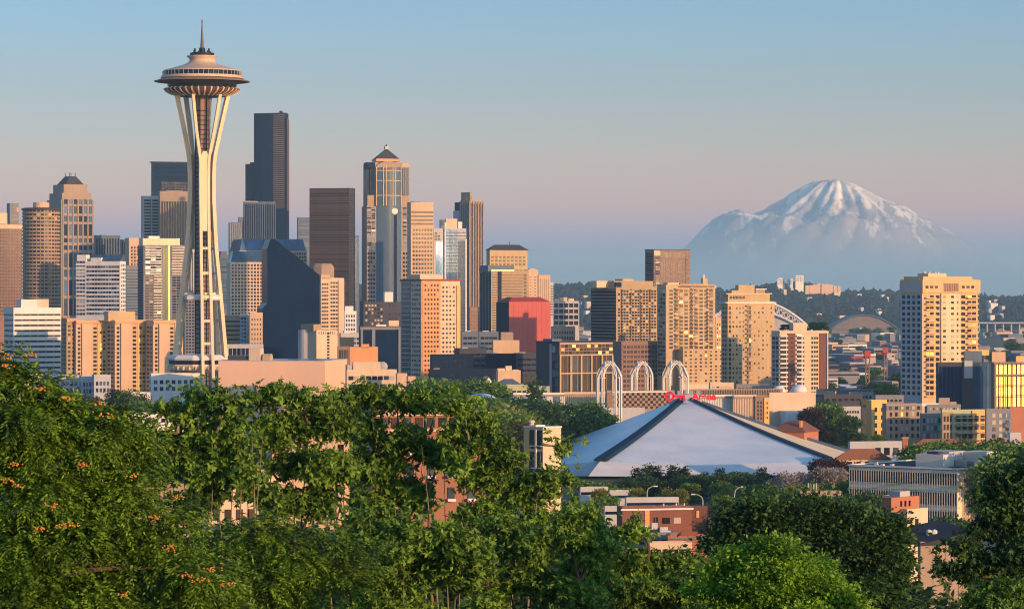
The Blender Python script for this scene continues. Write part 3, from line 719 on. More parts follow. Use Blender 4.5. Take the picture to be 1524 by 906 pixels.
B = Bld('office_tower', 'salmon office tower with striped upper floors over a grid of square windows', 'office tower', 606, 611.5, 645, 302, 2500, 22, 'peach')
B.bands('R', 612, 644.5, 313, 336, 4, .5, 'dark'); B.grid('R', 613.5, 644, 339, 440, 7, 16, .55, .5, 'k'); B.fbox('R', 611, 646, 336, 338, .8); B.top('penthouse', 616, 626, 299.5, 302, 'grey'); B.done('roof')
B = Bld('office_tower', 'slim white framed tower with blue glass squeezed beside the salmon office tower', 'office tower', 643.5, 645.5, 661, 340.5, 2650, 20, 'pale')
B.grid('R', 646.5, 660, 345, 358, 3, 3, .6, .6, 'p'); B.strips('R', 648.5, 659.5, 360, 450, 1, .95, 'mirror'); B.done('roof')
B = Bld('office_tower', 'blue tower top peeking over the slim white framed tower', 'office tower', 654, 655.5, 664, 328, 2950, 20, 'bluegrey'); B.bands('R', 656, 663.5, 330, 370, 14, .7, 'mirror'); B.done('roofd')
B = Bld('apartment_tower', 'mirror blue glass apartment tower with a white corner fin and pink roof box', 'apartment tower', 659.5, 661.5, 694, 341, 2300, 15, 'pale')
B.strips('R', 664, 681, 342, 520, 4, .92, 'mirror'); B.strips('R', 681.5, 693, 358, 520, 3, .95, 'blue'); B.top('roof_box', 664, 681, 325.5, 341, 'peach2', .2, .8)
t = B.newpart('white_fin', 'white'); t.box(B.U(682), B.U(688), .3, B.D*.8, B.Z(341), B.Z(330)); t = B.newpart('white_fin', 'white'); t.box(B.U(661.5), B.U(663.5), -.4, .5, 0, B.Z(331)); t = B.newpart('white_fin', 'white'); t.box(B.U(692.5), B.U(694.5), -.4, .5, 0, B.Z(356))
for i in range(36):
    t = B.newpart('floor_slab', 'bluegrey'); z = B.Z(346+i*5); t.box(B.U(664), B.U(693), -.3, 0, z-.25, z+.25)
B.done('roof')
B = Bld('apartment_tower', 'tall slender grey and pink tower with vertical ribs and a gold window at its top', 'apartment tower', 684, 699, 719.5, 299.5, 2900, 40, 'pinkst')
U, V, Z = B.U, B.V, B.Z
t = B.newpart('crown', 'pinkst'); t.box(-.2+.8, U(702), .5, V(685.5), Z(299.5), Z(286)); t = B.newpart('crown', 'tan'); t.box(U(702)+.05, U(705), 1.5, V(686), Z(299.5), Z(291))
t = B.newpart('window', G['gold']); t.box(.5, .62, V(696.5), V(690.5), Z(298.5), Z(291.5)); t = B.newpart('window', G['gold']); t.box(1.2, 3.4, .4, .52, Z(298.5), Z(291.5))
t = B.newpart('wing', 'pale'); t.box(2, B.W*.8, V(684)+.05, V(672), 0, Z(313)); t = B.newpart('plant_room', 'navy'); t.box(2, B.W*.7, V(684)+.06, V(674), Z(313)+.02, Z(300.5))
B.piers('R', 700, 719, 300, 520, 5, 1.0, .7); B.strips('R', 700, 719, 303, 520, 5, .5, 'grey'); B.strips('L', 686, 698.5, 303, 520, 4, .45, 'grey'); B.piers('L', 686, 698.5, 300, 520, 4, .8, .5)
B.grid('L', 685, 688, 306, 460, 1, 40, .8, .5, 'n'); B.done('roof')
B = Bld('office_building', 'tan stone block with a dark hipped roof and three rows of square windows', 'office building', 724, 729, 785, 372, 2400, 22, 'tan2')
t = B.newpart('roof', 'slate'); hip(t, -.8, B.W+.8, -.8, B.D+.8, B.Z(372), B.Z(364), 6); t = B.newpart('antenna', 'black'); t.tube([(B.U(761),B.D/2,B.Z(364)),(B.U(761),B.D/2,B.Z(359.5))], .25, 4)
B.grid('R', 730, 783, 380, 396, 9, 3, .5, .5, 'k'); B.grid('R', 766, 784, 400, 450, 3, 12, .5, .5, 'd'); B.done()
B = Bld('office_tower', 'dark glass tower with a yellow lit band near its top and brown stone bays', 'office tower', 714, 731, 787, 404, 2200, 26, 'tan')
U, V, Z = B.U, B.V, B.Z
B.top('upper_box', 727, 766, 395, 404, 'bluegrey', .05, .8); t = B.newpart('yellow_band', G['gold']); t.box(U(732), U(765.5), B.D*.05-.25, B.D*.05+.1, Z(404), Z(401.4))
B.bands('R', 732.5, 740, 407, 520, 30, .5, 'brown'); B.strips('R', 740.5, 746.5, 404, 520, 1, 1, 'navy'); B.bands('R', 747, 778, 407, 520, 26, .45, 'brown'); B.grid('R', 779, 784, 407, 470, 1, 12, .8, .6, 'k'); B.strips('L', 714.5, 731, 406, 520, 4, .8, 'navy'); B.done('roof')
B = Bld('apartment_block', 'salmon stepped block with few windows beside the dark glass tower', 'apartment building', 782, 785, 801, 402.5, 2320, 24, 'peach'); B.grid('R', 786, 800, 410, 450, 2, 9, .3, .3, 'gg'); B.top('roof_box', 789, 797, 400, 402.5, 'peach2'); B.done('roof')
B = Bld('apartment_block', 'plain salmon slab block next to the red wrapped building', 'apartment building', 800, 801.5, 819, 410.5, 2280, 20, 'peach'); B.grid('R', 803, 818, 414, 450, 5, 1, .1, .95, 'gg'); B.done('roof')
B = Bld('apartment_block', 'thin pale balcony edge of a block at the right of the salmon slab', 'apartment building', 818, 819, 823.5, 421, 2350, 20, 'pale'); B.bands('R', 819.5, 823, 424, 470, 12, .5, 'grey'); B.done('roof')
B = Bld('apartment_block', 'big red block of smooth blank walls with a dark navy left flank', 'building', 739, 757.5, 819.5, 449, 1900, 28, 'redp')
U, V, Z = B.U, B.V, B.Z
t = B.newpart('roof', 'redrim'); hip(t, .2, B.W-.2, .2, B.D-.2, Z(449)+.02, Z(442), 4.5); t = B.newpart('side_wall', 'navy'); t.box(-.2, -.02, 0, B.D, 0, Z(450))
for i in range(1, 9): 
    B.wb.box(B.W*i/9-.08, B.W*i/9+.08, -.1, .02, 0, B.H+2)
B.done()
B = Bld('hotel_tower', 'orange and peach hotel tower with a dark red cornice and rows of small windows', 'hotel', 597, 627, 684.5, 418, 1750, 32, 'peach2')
U, V, Z = B.U, B.V, B.Z
t = B.newpart('cornice', 'redrim'); t.box(-.5, B.W+.5, -.5, B.D+.5, Z(418), Z(415.3)); B.top('roof_box', 630, 664, 408.5, 415.3, 'peach2', .15, .8); B.top('roof_box', 655, 683, 416, 415.3, 'peach') if False else None
B.fbox('L', 598, 611, 418, 600, .25, 0, G['blue'], 'glass_corner'); B.fbox('R', 628, 655, 419, 600, .5, 0, 'orange', 'orange_bay'); B.fbox('R', 679, 684.4, 425, 600, .6, 0, 'gold', 'yellow_bay')
B.grid('R', 630, 653, 421, 575, 5, 22, .42, .4, 'd', d=.7); B.grid('R', 657, 678, 424, 575, 4, 22, .4, .36, 'dg'); B.grid('L', 612.5, 626, 421, 575, 4, 22, .5, .4, 'dg')
for q in range(len(B.wins)):
    pass
B.ledges('L', 598, 611, 420, 575, 22, .4, .45); B.done('roof')
B.ledges
B = Bld('office_block', 'dark stone block with pale lit windows and a white roof tank box', 'office building', 536, 541, 598, 450.5, 2100, 16, 'dark')
B.grid('R', 543, 570, 452, 490, 6, 7, .5, .5, 'p'); B.grid('R', 578, 596, 452, 490, 4, 6, .4, .5, 'gg'); B.top('white_box', 573, 585.5, 434.5, 450.5, 'white', .1, .6); B.done('roofd')
B = Bld('office_building', 'navy glass block inside a pale grey concrete frame', 'office building', 534, 536.5, 595.5, 487, 1700, 14, 'dark')
B.fbox('R', 535.5, 595.6, 486.5, 490.5, 1.2, 0, 'grey', 'frame_beam'); 
for (a_, b_) in ((536.5,539.5),(553,558),(592.5,595.6)): B.fbox('R', a_, b_, 490.5, 620, 1.0, 0, 'grey', 'frame_column')
B.fbox('R', 541, 552, 492, 620, .2, 0, G['navy'], 'glass_wall'); B.fbox('R', 559, 591, 492, 620, .2, 0, G['navy'], 'glass_wall'); B.top('roof_box', 560, 575, 483, 487, 'white'); B.top('roof_box', 579, 594, 477, 487, 'peach2'); B.done('roofd')
B = Bld('apartment_tower', 'narrow pinkish white apartment tower with an octagonal crown beside the black slab', 'apartment tower', 475.5, 477.5, 512, 415, 1950, 20, 'peach2')
t = B.newpart('crown', 'pinkst'); c = (B.U(469)+B.U(502))/2; rr = (B.U(502)-B.U(469))/2; t.lathe([(rr*.95,B.Z(425)),(rr,B.Z(418)),(rr,B.Z(398)),(rr*.8,B.Z(393)),(rr*.7,B.Z(392))], 8, c=(c,B.D/2+6,0), ph=R(22.5))
B.top('upper_block', 477.5, 491, 409, 415, 'peach', .0, .4); B.grid('R', 478.5, 489, 420, 500, 3, 14, .7, .45, 'gg'); B.grid('R', 491.5, 503, 418, 500, 3, 14, .7, .45, 'gg'); B.fbox('R', 503.5, 512, 416, 520, .5, 0, 'peach2', 'bay'); B.done('roof')
B = Bld('office_block', 'small white stepped block between the pinkish apartment tower and the dark stone block', 'office building', 511, 513, 530.5, 464, 2250, 20, 'white')
B.grid('R', 514, 529, 467, 500, 4, 5, .5, .5, 'b'); B.top('step', 514, 526, 455.5, 464, 'white', .1, .5); B.done('roof')
B = Bld('office_block', 'low grey glass pavilion roofed block behind the orange blocks', 'office building', 505, 507, 536, 497, 1850, 20, 'pale'); B.grid('R', 508, 535, 501, 520, 6, 3, .6, .5, 'b'); B.top('roof_box', 512, 522, 492, 497, 'roofw'); B.done('roof')
B = Bld('office_block', 'pale block with rounded grey end and a column of small windows above the peach hall', 'building', 447, 471, 502, 493, 1580, 40, 'peach2')
t = B.newpart('round_end', 'pale'); t.lathe([(4.4,0),(4.4,B.Z(491))], 20, c=(1.5,B.V(453),0)); B.grid('R', 486.5, 490.5, 494, 535, 1, 9, .7, .5, 'k'); B.grid('R', 473, 500, 492, 499, 8, 1, .2, .5, 'k'); B.top('roof_box', 469, 481, 482.5, 493, 'tan'); B.done('roof')
B = Bld('museum_hall', 'large blank peach hall with smooth walls just right of the tower leg', 'hall', 325, 483.5, 516.5, 538, 1400, 79, mat('smooth peach metal', (.86,.56,.38), .45, .5, 0, .12, .02), z0=-3)
U, V, Z = B.U, B.V, B.Z
B.top('parapet', 325, 483, 536.5, 538, 'pale', 0, 1, ax='V')
t = B.newpart('roof_unit', 'peach2'); t.box(3, 8, V(385), V(367.5), Z(538), Z(519)); t = B.newpart('roof_unit', 'dark'); t.box(3, 9, V(362), V(336), Z(538), Z(530))
t = B.newpart('roof_vent', 'tan2'); t.lathe([(2.4,0),(2.4,3.5)], 16)
for i in range(len(t.v)): x, y, z = t.v[i]; t.v[i] = (5+x, V(394)+z-1.7, Z(535)+y)
for i in range(2): t = B.newpart('roof_unit', 'bluegrey'); t.box(4, 10, V(470-i*30), V(455-i*30), Z(538), Z(534.5))
B.done('roof', 0)
B = Bld('theatre_block', 'bright orange blank box building with a small raised stub', 'building', 519, 521, 562.5, 518, 1650, 14, 'orange'); B.top('raised_stub', 538, 549.5, 512, 518, 'orange', 0, .5); B.done('roof')
B = Bld('theatre_block', 'small orange red box behind the larger orange box building', 'building', 507, 508.5, 526.5, 503.5, 1720, 14, 'orange'); B.done('roof')
B = Bld('theatre_block', 'small brown panelled box at the left foot of the orange box building', 'building', 501, 502.5, 520.5, 517, 1600, 14, 'brown'); B.grid('R', 504, 519, 519, 535, 4, 1, .6, .8, 'gg'); B.done('roof')
B = Bld('office_block', 'peach two storey block with wide dark windows and a rooftop dish', 'building', 514, 516, 590.5, 552, 1350, 12, 'peach2')
B.top('upper_box', 526, 566.5, 538.5, 552, 'peach2', .1, .7); B.grid('R', 518, 588, 559, 566, 8, 1, .72, .85, 'dg'); B.grid('R', 518, 588, 571, 579, 6, 1, .75, .85, 'dg'); B.ledges('R', 516, 590, 568.5, 568.5, 0, .6, .5) if False else None
t = B.newpart('dish', 'pale'); t.lathe([(2.1,.5),(1.5,.1),(0.1,0)], 16, cap=False)
for i in range(len(t.v)): x, y, z = t.v[i]; t.v[i] = (B.U(573)+x, 5+z*2-x*.2, B.Z(546)+y)
t = B.newpart('roof_box', 'pale'); t.box(B.U(517.5), B.U(525), 1, 6, B.Z(552), B.Z(543)); B.done('roof')
B = Bld('office_block', 'pink plaster block at the right end of the peach two storey block', 'building', 589, 591, 606, 557.5, 1340, 14, 'peach'); B.done('roof')
B = Bld('office_block', 'small pink block below the orange hotel tower', 'building', 605, 607, 618.5, 562, 1320, 14, 'peach'); B.done('roof')
# left low group
B = Bld('office_building', 'white office block with long dark horizontal window bands', 'office building', 6, 20, 91, 459.5, 1700, 26, 'white')
B.bands('R', 21.5, 90, 464.5, 575, 14, .34, 'dark'); B.bands('L', 6.5, 19.5, 464.5, 575, 14, .34, 'dark')
for i in range(6): B.wb.box(B.W*i/6-.1+.3, B.W*i/6+.1+.3, -.13, 0, 0, B.H+3)
B.top('roof_box', 33, 56.5, 445.5, 459.5, 'white', .1, .6); B.top('roof_box', 56.6, 74, 445, 459.5, 'peach2', .1, .7); B.done('roof')
for lab, x0, xc, x1, yt, a, wl in (('leftmost wing of the peach apartment row beside the white banded office block', 91, 99, 113, 475, 30, 'tan'),
        ('peach wing of the apartment row nearest the white banded office block', 99.5, 113, 158, 478.5, 32, 'peach'),
        ('middle peach wing of the apartment row with a golden right bay', 158.5, 171, 217, 478, 32, 'peach'),
        ('peach wing of the apartment row right behind the left tower leg', 217, 228, 272, 478.5, 32, 'peach')):
    B = Bld('apartment_wing', lab, 'apartment building', x0, xc, x1, yt, 1650, a, wl, group='row of peach apartment wings'); w_ = x1-xc
    if w_ > 20:
        B.fbox('R', xc+w_*.72, x1, yt+1, 620, .35, 0, 'gold', 'golden_bay')
        B.grid('R', xc+2, xc+w_*.16, yt+7, 590, 1, 17, .6, .5, 'k'); B.grid('R', xc+w_*.24, xc+w_*.5, yt+7, 590, 2, 17, .36, .5, 'd'); B.grid('R', xc+w_*.56, xc+w_*.70, yt+7, 590, 1, 17, .65, .5, 'k'); B.grid('R', xc+w_*.76, x1-1, yt+7, 590, 2, 17, .5, .5, 'g', d=.5)
        B.fbox('R', xc+w_*.18, xc+w_*.54, yt, 620, .9)
        for q, wn in enumerate(B.wins):
            pass
    else: B.grid('R', xc+1, x1-1, yt+7, 590, 2, 17, .5, .45, 'd')
    B.grid('L', x0+1, xc-1, yt+6, 590, 2, 17, .5, .4, 'gg'); B.fbox('R', xc-.3, x1+.3, yt, yt+3.5, 1.0, 0, 'orange', 'cornice')
    if xc == 171: B.top('roof_box', 165, 205, 463.5, 478, 'tan2', .3, .8)
    B.done('roof')
B = Bld('apartment_block', 'peach banded block just right of the observation tower legs', 'building', 330, 332, 358, 471, 1950, 12, 'peach'); B.bands('R', 333, 357, 475, 515, 6, .35, 'brown'); B.done('roof')
B = Bld('apartment_block', 'narrow pale grey block with two columns of windows beside the peach banded block', 'building', 357, 368, 372, 468, 1900, 60, 'pale'); B.grid('L', 358, 367, 471, 515, 2, 8, .6, .5, 'b'); B.done('roof')
B = Bld('apartment_block', 'peach brick block touching the black slab', 'building', 371, 372, 391, 466.5, 1890, 14, 'peach'); B.grid('R', 373, 390, 472, 515, 4, 6, .3, .4, 'gg'); B.top('roof_box', 372, 382, 464.5, 466.5, 'orange'); B.done('roof')
B = Bld('warehouse', 'long low white shed roof at the foot of the peach hall and the black slab', 'building', 336, 338, 392, 514, 1700, 10, 'pale'); B.grid('R', 340, 390, 517, 530, 8, 1, .7, .7, 'n'); B.done('roofw')
B = Bld('apartment_tower', 'dark apartment tower seen through the observation tower legs', 'apartment tower', 272, 275, 300, 444, 1850, 20, 'grey'); B.grid('R', 276, 299, 447, 540, 5, 20, .6, .5, 'n'); B.done('roof')
B = Bld('office_tower', 'white ribbed tower seen between the observation tower legs', 'office tower', 278, 280, 318, 372, 2500, 15, 'pale'); B.strips('R', 281, 317, 375, 460, 10, .5, 'grey'); B.done('roof')
B = Bld('office_tower', 'blue tower with a stepped top right of the observation tower waist', 'office tower', 325, 328, 343, 380, 2950, 20, 'bluegrey'); B.bands('R', 329, 342, 384, 460, 20, .6, 'blue'); B.top('step', 329, 338, 374, 380, 'bluegrey'); B.done('roofd')
for lab, x0, xc, x1, yt, Y, wl, nu, nz in (('low white townhouse row with blue glazing under the peach apartment wings', 84, 88, 118, 560, 1450, 'pale', 4, 2), ('second low pale blue townhouse block below the peach apartment wings', 118, 121, 138, 561, 1440, 'pale', 3, 2),
        ('low pale townhouse block with dark balconies below the middle peach wing', 137, 140, 165, 559.5, 1430, 'pale', 4, 2), ('long low white roofed hall by the left tower leg', 190, 193, 224, 586, 1300, 'white', 5, 1),
        ('white block with square blue windows behind the left tower leg', 222, 225, 300, 557.5, 1480, 'white', 8, 2), ('white flat roofed building half hidden by the feathery leaves', 18, 21, 90, 558, 1560, 'white', 10, 2)):
    B = Bld('low_building', lab, 'building', x0, xc, x1, yt, Y, 16, wl); B.grid('R', xc+2, x1-1.5, yt+6, yt+26, nu, nz, .5, .5, 'b'); B.grid('L', x0+.5, xc-.5, yt+6, yt+26, 1, nz, .5, .5, 'b'); B.done('roofw')
# ---------------- centre right ----------------
B = Bld('construction_building', 'grey half built block with open dark floors and pale roof clutter', 'building', 819, 823, 862, 449, 2500, 18, 'pale')
B.bands('R', 824, 861, 450, 485, 4, .68, 'dark'); B.piers('R', 824, 861, 449, 490, 5, .6, .3)
for (a_, b_, c_) in ((826,833,445),(834,845,442.5),(847,855,444)): B.top('roof_unit', a_, b_, c_, 449, 'peach2', .2, .6)
B.done('roof')
B = Bld('apartment_block', 'salmon brick block below the half built grey building', 'building', 820, 822, 856, 487, 2050, 14, 'peach'); B.grid('R', 824, 854, 491, 515, 8, 3, .45, .45, 'gg'); B.top('roof_box', 826, 842, 483, 487, 'peach2'); B.done('roof')
for lab, x0, xc, x1, yt, Y, wl in (('wide navy low block left of the billboard wall', 640, 643, 704, 529, 1500, 'navy'), ('taller navy block with a pale corner pipe behind the wide navy block', 676, 684, 724, 520, 1560, 'dark'),
      ('navy block below the blank peach wall', 722, 725, 768, 528, 1540, 'navy'), ('low navy building along the tree line in front of the wide navy block', 638, 640, 740, 551, 1430, 'navy'), ('dark block filling the gap beside the framed brown glass building', 765, 768, 800, 527, 1560, 'dark'),
      ('blue grey glass block at the foot of the orange hotel tower', 684, 687, 712, 495, 1800, 'bluegrey'), ('dark narrow block behind the navy blocks', 711, 713, 742, 495, 1850, 'bluegrey')):
    B = Bld('low_building', lab, 'building', x0, xc, x1, yt, Y, 18, wl); B.grid('R', xc+2, x1-2, yt+4, yt+28, max(3, int((x1-xc)/7)), 3, .7, .35, 'n'); B.top('roof_unit', xc+6, xc+15, yt-3, yt, 'pale', .3, .6); B.done('roofd')
B = Bld('brick_office', 'brown block with a grid of square windows behind the dark glass tower base', 'office building', 692, 699, 716, 458, 2350, 24, 'brown'); B.grid('R', 700, 715, 462, 500, 4, 8, .5, .5, 'gg'); B.done('roof')
B = Bld('billboard_building', 'plain peach blank walled box in front of the red block', 'building', 732, 734, 773, 508, 1620, 12, 'peach'); B.done('roof')
B = Bld('plant_room', 'small grey box above the plain peach blank walled box', 'building', 744, 746, 764, 496, 1700, 12, 'pinkst'); B.done('roof')
B = Bld('low_building', 'cluttered pink roofed block with small gables beside the navy blocks', 'building', 738, 741, 775, 553, 1380, 16, 'peach')
for (a_, b_, c_) in ((741,752,548),(753,762,544.5),(764,772,550)): B.top('roof_box', a_, b_, c_, 553, 'peach2', .1, .6)
B.done('rooft')
B = Bld('low_building', 'pale yellow green building with a bluish low roof above the trees', 'building', 738, 742, 792, 572, 1280, 12, 'green')
t = B.newpart('roof', W['bluegrey']); hip(t, -.3, B.U(776), 0, B.D, B.Z(572), B.Z(564), 3); B.done('roof', 0)
B = Bld('low_building', 'long flat olive yellow building in front of the pale yellow green one', 'building', 740, 743, 818, 577, 1240, 10, 'green'); B.grid('R', 746, 815, 580, 586, 9, 1, .6, .5, 'gg'); B.done('roof')
t = empty('tent', P(727, 575, 1330)-Vector((0,0,6)), 0); tag(t, 'small white peaked tent roof above the green trees', 'tent')
b = MB(); b.lathe([(3.4,6),(3.2,6.4),(1.0,8.6),(.1,9.8)], 8); b.build('tent_roof', W['white'], t); b = MB(); b.lathe([(3.0,0),(3.0,6)], 8); b.build('wall', W['peach2'], t)
B = Bld('office_building', 'wide building with tan frames around bronze glass and a dark left flank', 'office building', 798, 832, 911, 510, 1500, 30, 'dark')
U, V, Z = B.U, B.V, B.Z
B.top('roof_edge', 831, 911, 508.5, 510, 'black', -.02, 1); B.fbox('R', 832, 911, 512, 528, .5, 0, G['gold'] if False else 'brown', 'top_band'); B.grid('R', 834, 911, 512.5, 527.5, 14, 3, .75, .8, 'gt', d=.6)
B.fbox('R', 832, 911, 510, 512, .8, 0, 'tan2', 'frame'); B.fbox('R', 832, 911, 527.5, 529.5, .9, 0, 'tan2', 'frame')
for y_ in (529.8, 555.5): B.grid('R', 834, 911, y_, y_+25, 5, 1, .84, .94, 'gg')
for i in range(6): x_ = 833+i*15.5; B.fbox('R', x_-1, x_+1, 529.5, 620, .9, 0, 'tan2', 'frame_column')
B.fbox('R', 833, 911, 554.5, 556.5, .8, 0, 'tan2', 'frame_beam')
for i in range(11): B.fbox('R', 837+i*7.2, 837.5+i*7.2, 530, 582, .35, 0, 'tan', 'mullion')
B.grid('L', 822, 831, 514, 585, 2, 6, .8, .7, 'b'); B.fbox('L', 819.5, 821.5, 512, 620, .6, 0, 'pale', 'corner_frame'); B.top('roof_box', 832, 846, 504.5, 510, 'bluegrey', .3, .7); B.done('roofd')
def balc_tower(name, label, cat, x0, xc, x1, yt, Y, a, wl, nfl, ybt, nu, mix='dg', wl2=None):
    B = Bld(name, label, cat, x0, xc, x1, yt, Y, a, wl); return B
B = Bld('apartment_tower', 'brown lit balcony tower with a deep blue shaded left flank', 'apartment tower', 880, 917, 978, 428, 2000, 38, 'tan')
B.fbox('L', 880, 916.5, 430, 600, .2, 0, G['navy'], 'navy_shade_flank'); B.ledges('L', 881, 916, 432, 520, 18, .5, .5)  # shade of the left side put into a navy sheet over the tan wall
B.grid('R', 919, 977, 431, 508, 14, 17, .6, .55, 'dg'); 
for i in range(4): B.ledges('R', 924+i*14, 931+i*14, 431, 508, 17, .5, 1.3)
B.top('roof_box', 918, 976, 418, 428, 'tan', .1, .8); B.top('roof_box', 901, 923, 418, 428, 'peach2', .35, .6); B.top('roof_unit', 917.5, 925, 420, 428, 'navy', .0, .08); B.top('roof_box', 934, 950, 415, 418, 'tan2', .2, .5); B.done('roof')
B = Bld('podium_building', 'grey brown podium block in the shade below the brown balcony tower', 'building', 909, 925, 982, 509.5, 1800, 30, 'brown')  # shade on the lower section put into a darker brown wall
B.grid('R', 927, 980, 513, 585, 10, 10, .6, .5, 'gg'); B.ledges('R', 926, 981, 513, 585, 10, .4, .5); B.done('roof')
B = Bld('apartment_tower', 'bronze glass tower with a flat top rising highest behind the balcony towers', 'apartment tower', 960, 973, 1026.5, 372, 2400, 24, 'brown')
B.grid('R', 982, 1020, 375, 384, 6, 1, .96, .9, 'gg'); B.grid('R', 983, 1019, 386, 430, 10, 13, .8, .6, 'gg'); B.grid('R', 975, 982, 382, 430, 1, 14, .7, .5, 'b'); B.grid('R', 1020.5, 1026, 382, 430, 1, 14, .7, .5, 'gg')
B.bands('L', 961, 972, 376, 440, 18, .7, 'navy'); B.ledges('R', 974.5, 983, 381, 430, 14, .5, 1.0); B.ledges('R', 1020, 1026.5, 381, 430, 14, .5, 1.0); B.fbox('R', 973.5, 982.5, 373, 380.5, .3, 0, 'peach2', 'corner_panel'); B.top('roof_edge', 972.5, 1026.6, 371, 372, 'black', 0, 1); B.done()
B = Bld('apartment_tower', 'tan stepped balcony tower with a shaded blue left flank and a roof mast', 'apartment tower', 978, 991, 1064.5, 425, 1800, 24, 'tan2')
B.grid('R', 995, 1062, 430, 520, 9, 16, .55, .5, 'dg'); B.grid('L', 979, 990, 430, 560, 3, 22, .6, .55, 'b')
for x_ in (1004, 1028, 1052): B.ledges('R', x_, x_+9, 430, 520, 16, .5, 1.5, 'balcony', 'tan')
B.top('crown_block', 1009, 1066, 425, 428, 'peach2', 0, .4); B.top('roof_box', 995, 1012, 420.5, 425, 'peach2', .1, .6); B.top('roof_box', 1015, 1050, 421.5, 425, 'pinkst', .2, .7); B.top('roof_box', 1050, 1057, 413.5, 425, 'tan2', .3, .5)
t = B.newpart('mast', 'steel'); t.tube([(B.U(1053), B.D*.4, B.Z(413.5)), (B.U(1053), B.D*.4, B.Z(408))], .15, 4)
t = B.newpart('lower_wing', 'tan2'); t.box(B.U(1008), B.U(1069.5), -7, -.05, 0, B.Z(519))
for j in range(10):
    for i in range(8): B.wins.append(('R', B.U(1012+i*7.5), B.Z(523.5+j*5.4), 1.3, .95, pick('dg')))
for q in range(len(B.wins)-80, len(B.wins)): pass
WB = B
wins_low = B.wins[-80:]; B.wins = B.wins[:-80]
for (fc, u, z, w_, h_, g_) in wins_low: link('window', winmesh(w_, h_, g_), B.root, (u, -7, z))
t = B.newpart('podium', 'peach2'); t.box(B.U(1006), B.U(1078), -9, -7.1, 0, B.Z(571)); B.done('roof')
B = Bld('apartment_tower', 'slim peach slab peeking out between the two tan towers', 'apartment tower', 1063, 1065, 1074, 473, 1950, 20, 'peach'); B.grid('R', 1066, 1073, 480, 560, 2, 14, .4, .4, 'g'); B.done('roof')
B = Bld('apartment_tower', 'square tan tower with pale cornices and a narrow balcony column up its middle', 'apartment tower', 1073.5, 1083, 1152.5, 450, 1700, 22, 'tan2')
U, V, Z = B.U, B.V, B.Z
B.top('penthouse', 1084, 1146, 437, 450, 'tan2', .05, .9); B.top('penthouse', 1101, 1125, 424, 437, 'tan2', .2, .7); B.top('roof_box', 1090, 1101, 432, 437, 'tan2', .1, .5); B.top('cornice', 1081, 1149, 436.3, 438, 'peach2', .0, .95); B.top('cornice', 1081.5, 1155, 449.5, 451.5, 'white', -.04, 1.04); B.top('cornice', 1126, 1142, 429.5, 431, 'white', .1, .7); B.top('step', 1126, 1140, 431, 437, 'tan', .15, .6)
t = B.newpart('cornice', 'white'); t.box(-1.2, 0, 0, B.D+1, Z(451.5), Z(449.6))
B.grid('R', 1089, 1109, 455, 572, 4, 17, .36, .38, 'p'); B.grid('R', 1120, 1151, 455, 572, 5, 17, .3, .38, 'p'); B.grid('R', 1084.5, 1088, 455, 572, 1, 17, .8, .6, 'd'); B.grid('R', 1111, 1118, 455, 572, 2, 17, .6, .6, 'dg'); B.ledges('R', 1110, 1119, 455, 572, 17, .5, 1.4, 'balcony', 'tan'); B.grid('R', 1086, 1110, 439, 446, 5, 1, .5, .5, 'd')
B.grid('L', 1074.5, 1082, 455, 572, 2, 17, .5, .4, 'gg'); B.done('roof')
B = Bld('apartment_tower', 'brown and cream striped tower with white balconies and roof garden trees', 'apartment tower', 1148, 1160, 1231.5, 494, 1650, 24, 'peach2')
B.fbox('R', 1171.5, 1183.5, 495.5, 620, .3, 0, 'brown2' if False else mat('dark brown brick panel', (.17,.07,.05)), 'brick_panel'); B.fbox('R', 1219, 1229, 495.5, 620, .3, 0, mat('dark brown brick panel', (.17,.07,.05)), 'brick_panel'); B.fbox('R', 1184, 1193, 496, 620, .02, 0, 'white', 'white_panel'); B.fbox('R', 1159.5, 1232, 493, 496, .9, 0, 'peach2', 'cornice')
B.grid('R', 1160.5, 1170.5, 500, 588, 1, 13, .9, .6, 'k', d=.2); B.ledges('R', 1159.8, 1171, 500, 588, 13, .8, 1.3, 'balcony', 'white')
B.grid('R', 1185, 1193.5, 500, 588, 1, 13, .8, .5, 'k'); B.ledges('R', 1184.5, 1194, 500, 588, 13, .7, 1.2, 'balcony', 'white'); B.grid('R', 1194.5, 1197.5, 500, 588, 1, 13, .6, .4, 'd'); B.grid('R', 1207, 1218, 500, 588, 3, 13, .6, .5, 'd'); B.grid('L', 1149, 1159, 500, 588, 2, 13, .6, .6, 'b'); B.fbox('R', 1230, 1231.5, 496, 620, .8, 0, 'peach2', 'edge_pier')
B.grid('R', 1176, 1181, 500, 588, 1, 13, .8, .4, 'g', d=.4); B.top('roof_box', 1182, 1202, 480.5, 494, 'peach2', .1, .6); B.done('roof')
# tall tower on the right
B = Bld('apartment_tower', 'tall orange lit apartment tower with a pale shaded left flank, alone at the right', 'apartment tower', 1341, 1373, 1455, 418, 1500, 30, 'gold' if False else mat('warm ochre stucco', (.66,.43,.22)))
U, V, Z = B.U, B.V, B.Z
B.wb = MB(); B.wb.box(0, B.W, 0, B.D, 0, B.H+3)
t = B.newpart('shade_tinted_flank', 'pale'); t.box(-.25, -.01, 0, B.D, 0, Z(432)); t = B.newpart('crown_block', 'pale'); t.box(-.6, -.02, -.5, B.D+.4, Z(431.5), Z(421.5))  # shade of the left side put into pale grey slabs over the ochre
B.top('crown_block', 1371.5, 1457.5, 416.5, 436, mat('warm ochre stucco', (.66,.43,.22)), -.05, 1.0); B.top('crown_block', 1374, 1447, 411.5, 416.5, mat('warm ochre stucco', (.66,.43,.22)), .0, .9); B.top('penthouse', 1388, 1415, 406.5, 411.5, 'peach2', .2, .7); 
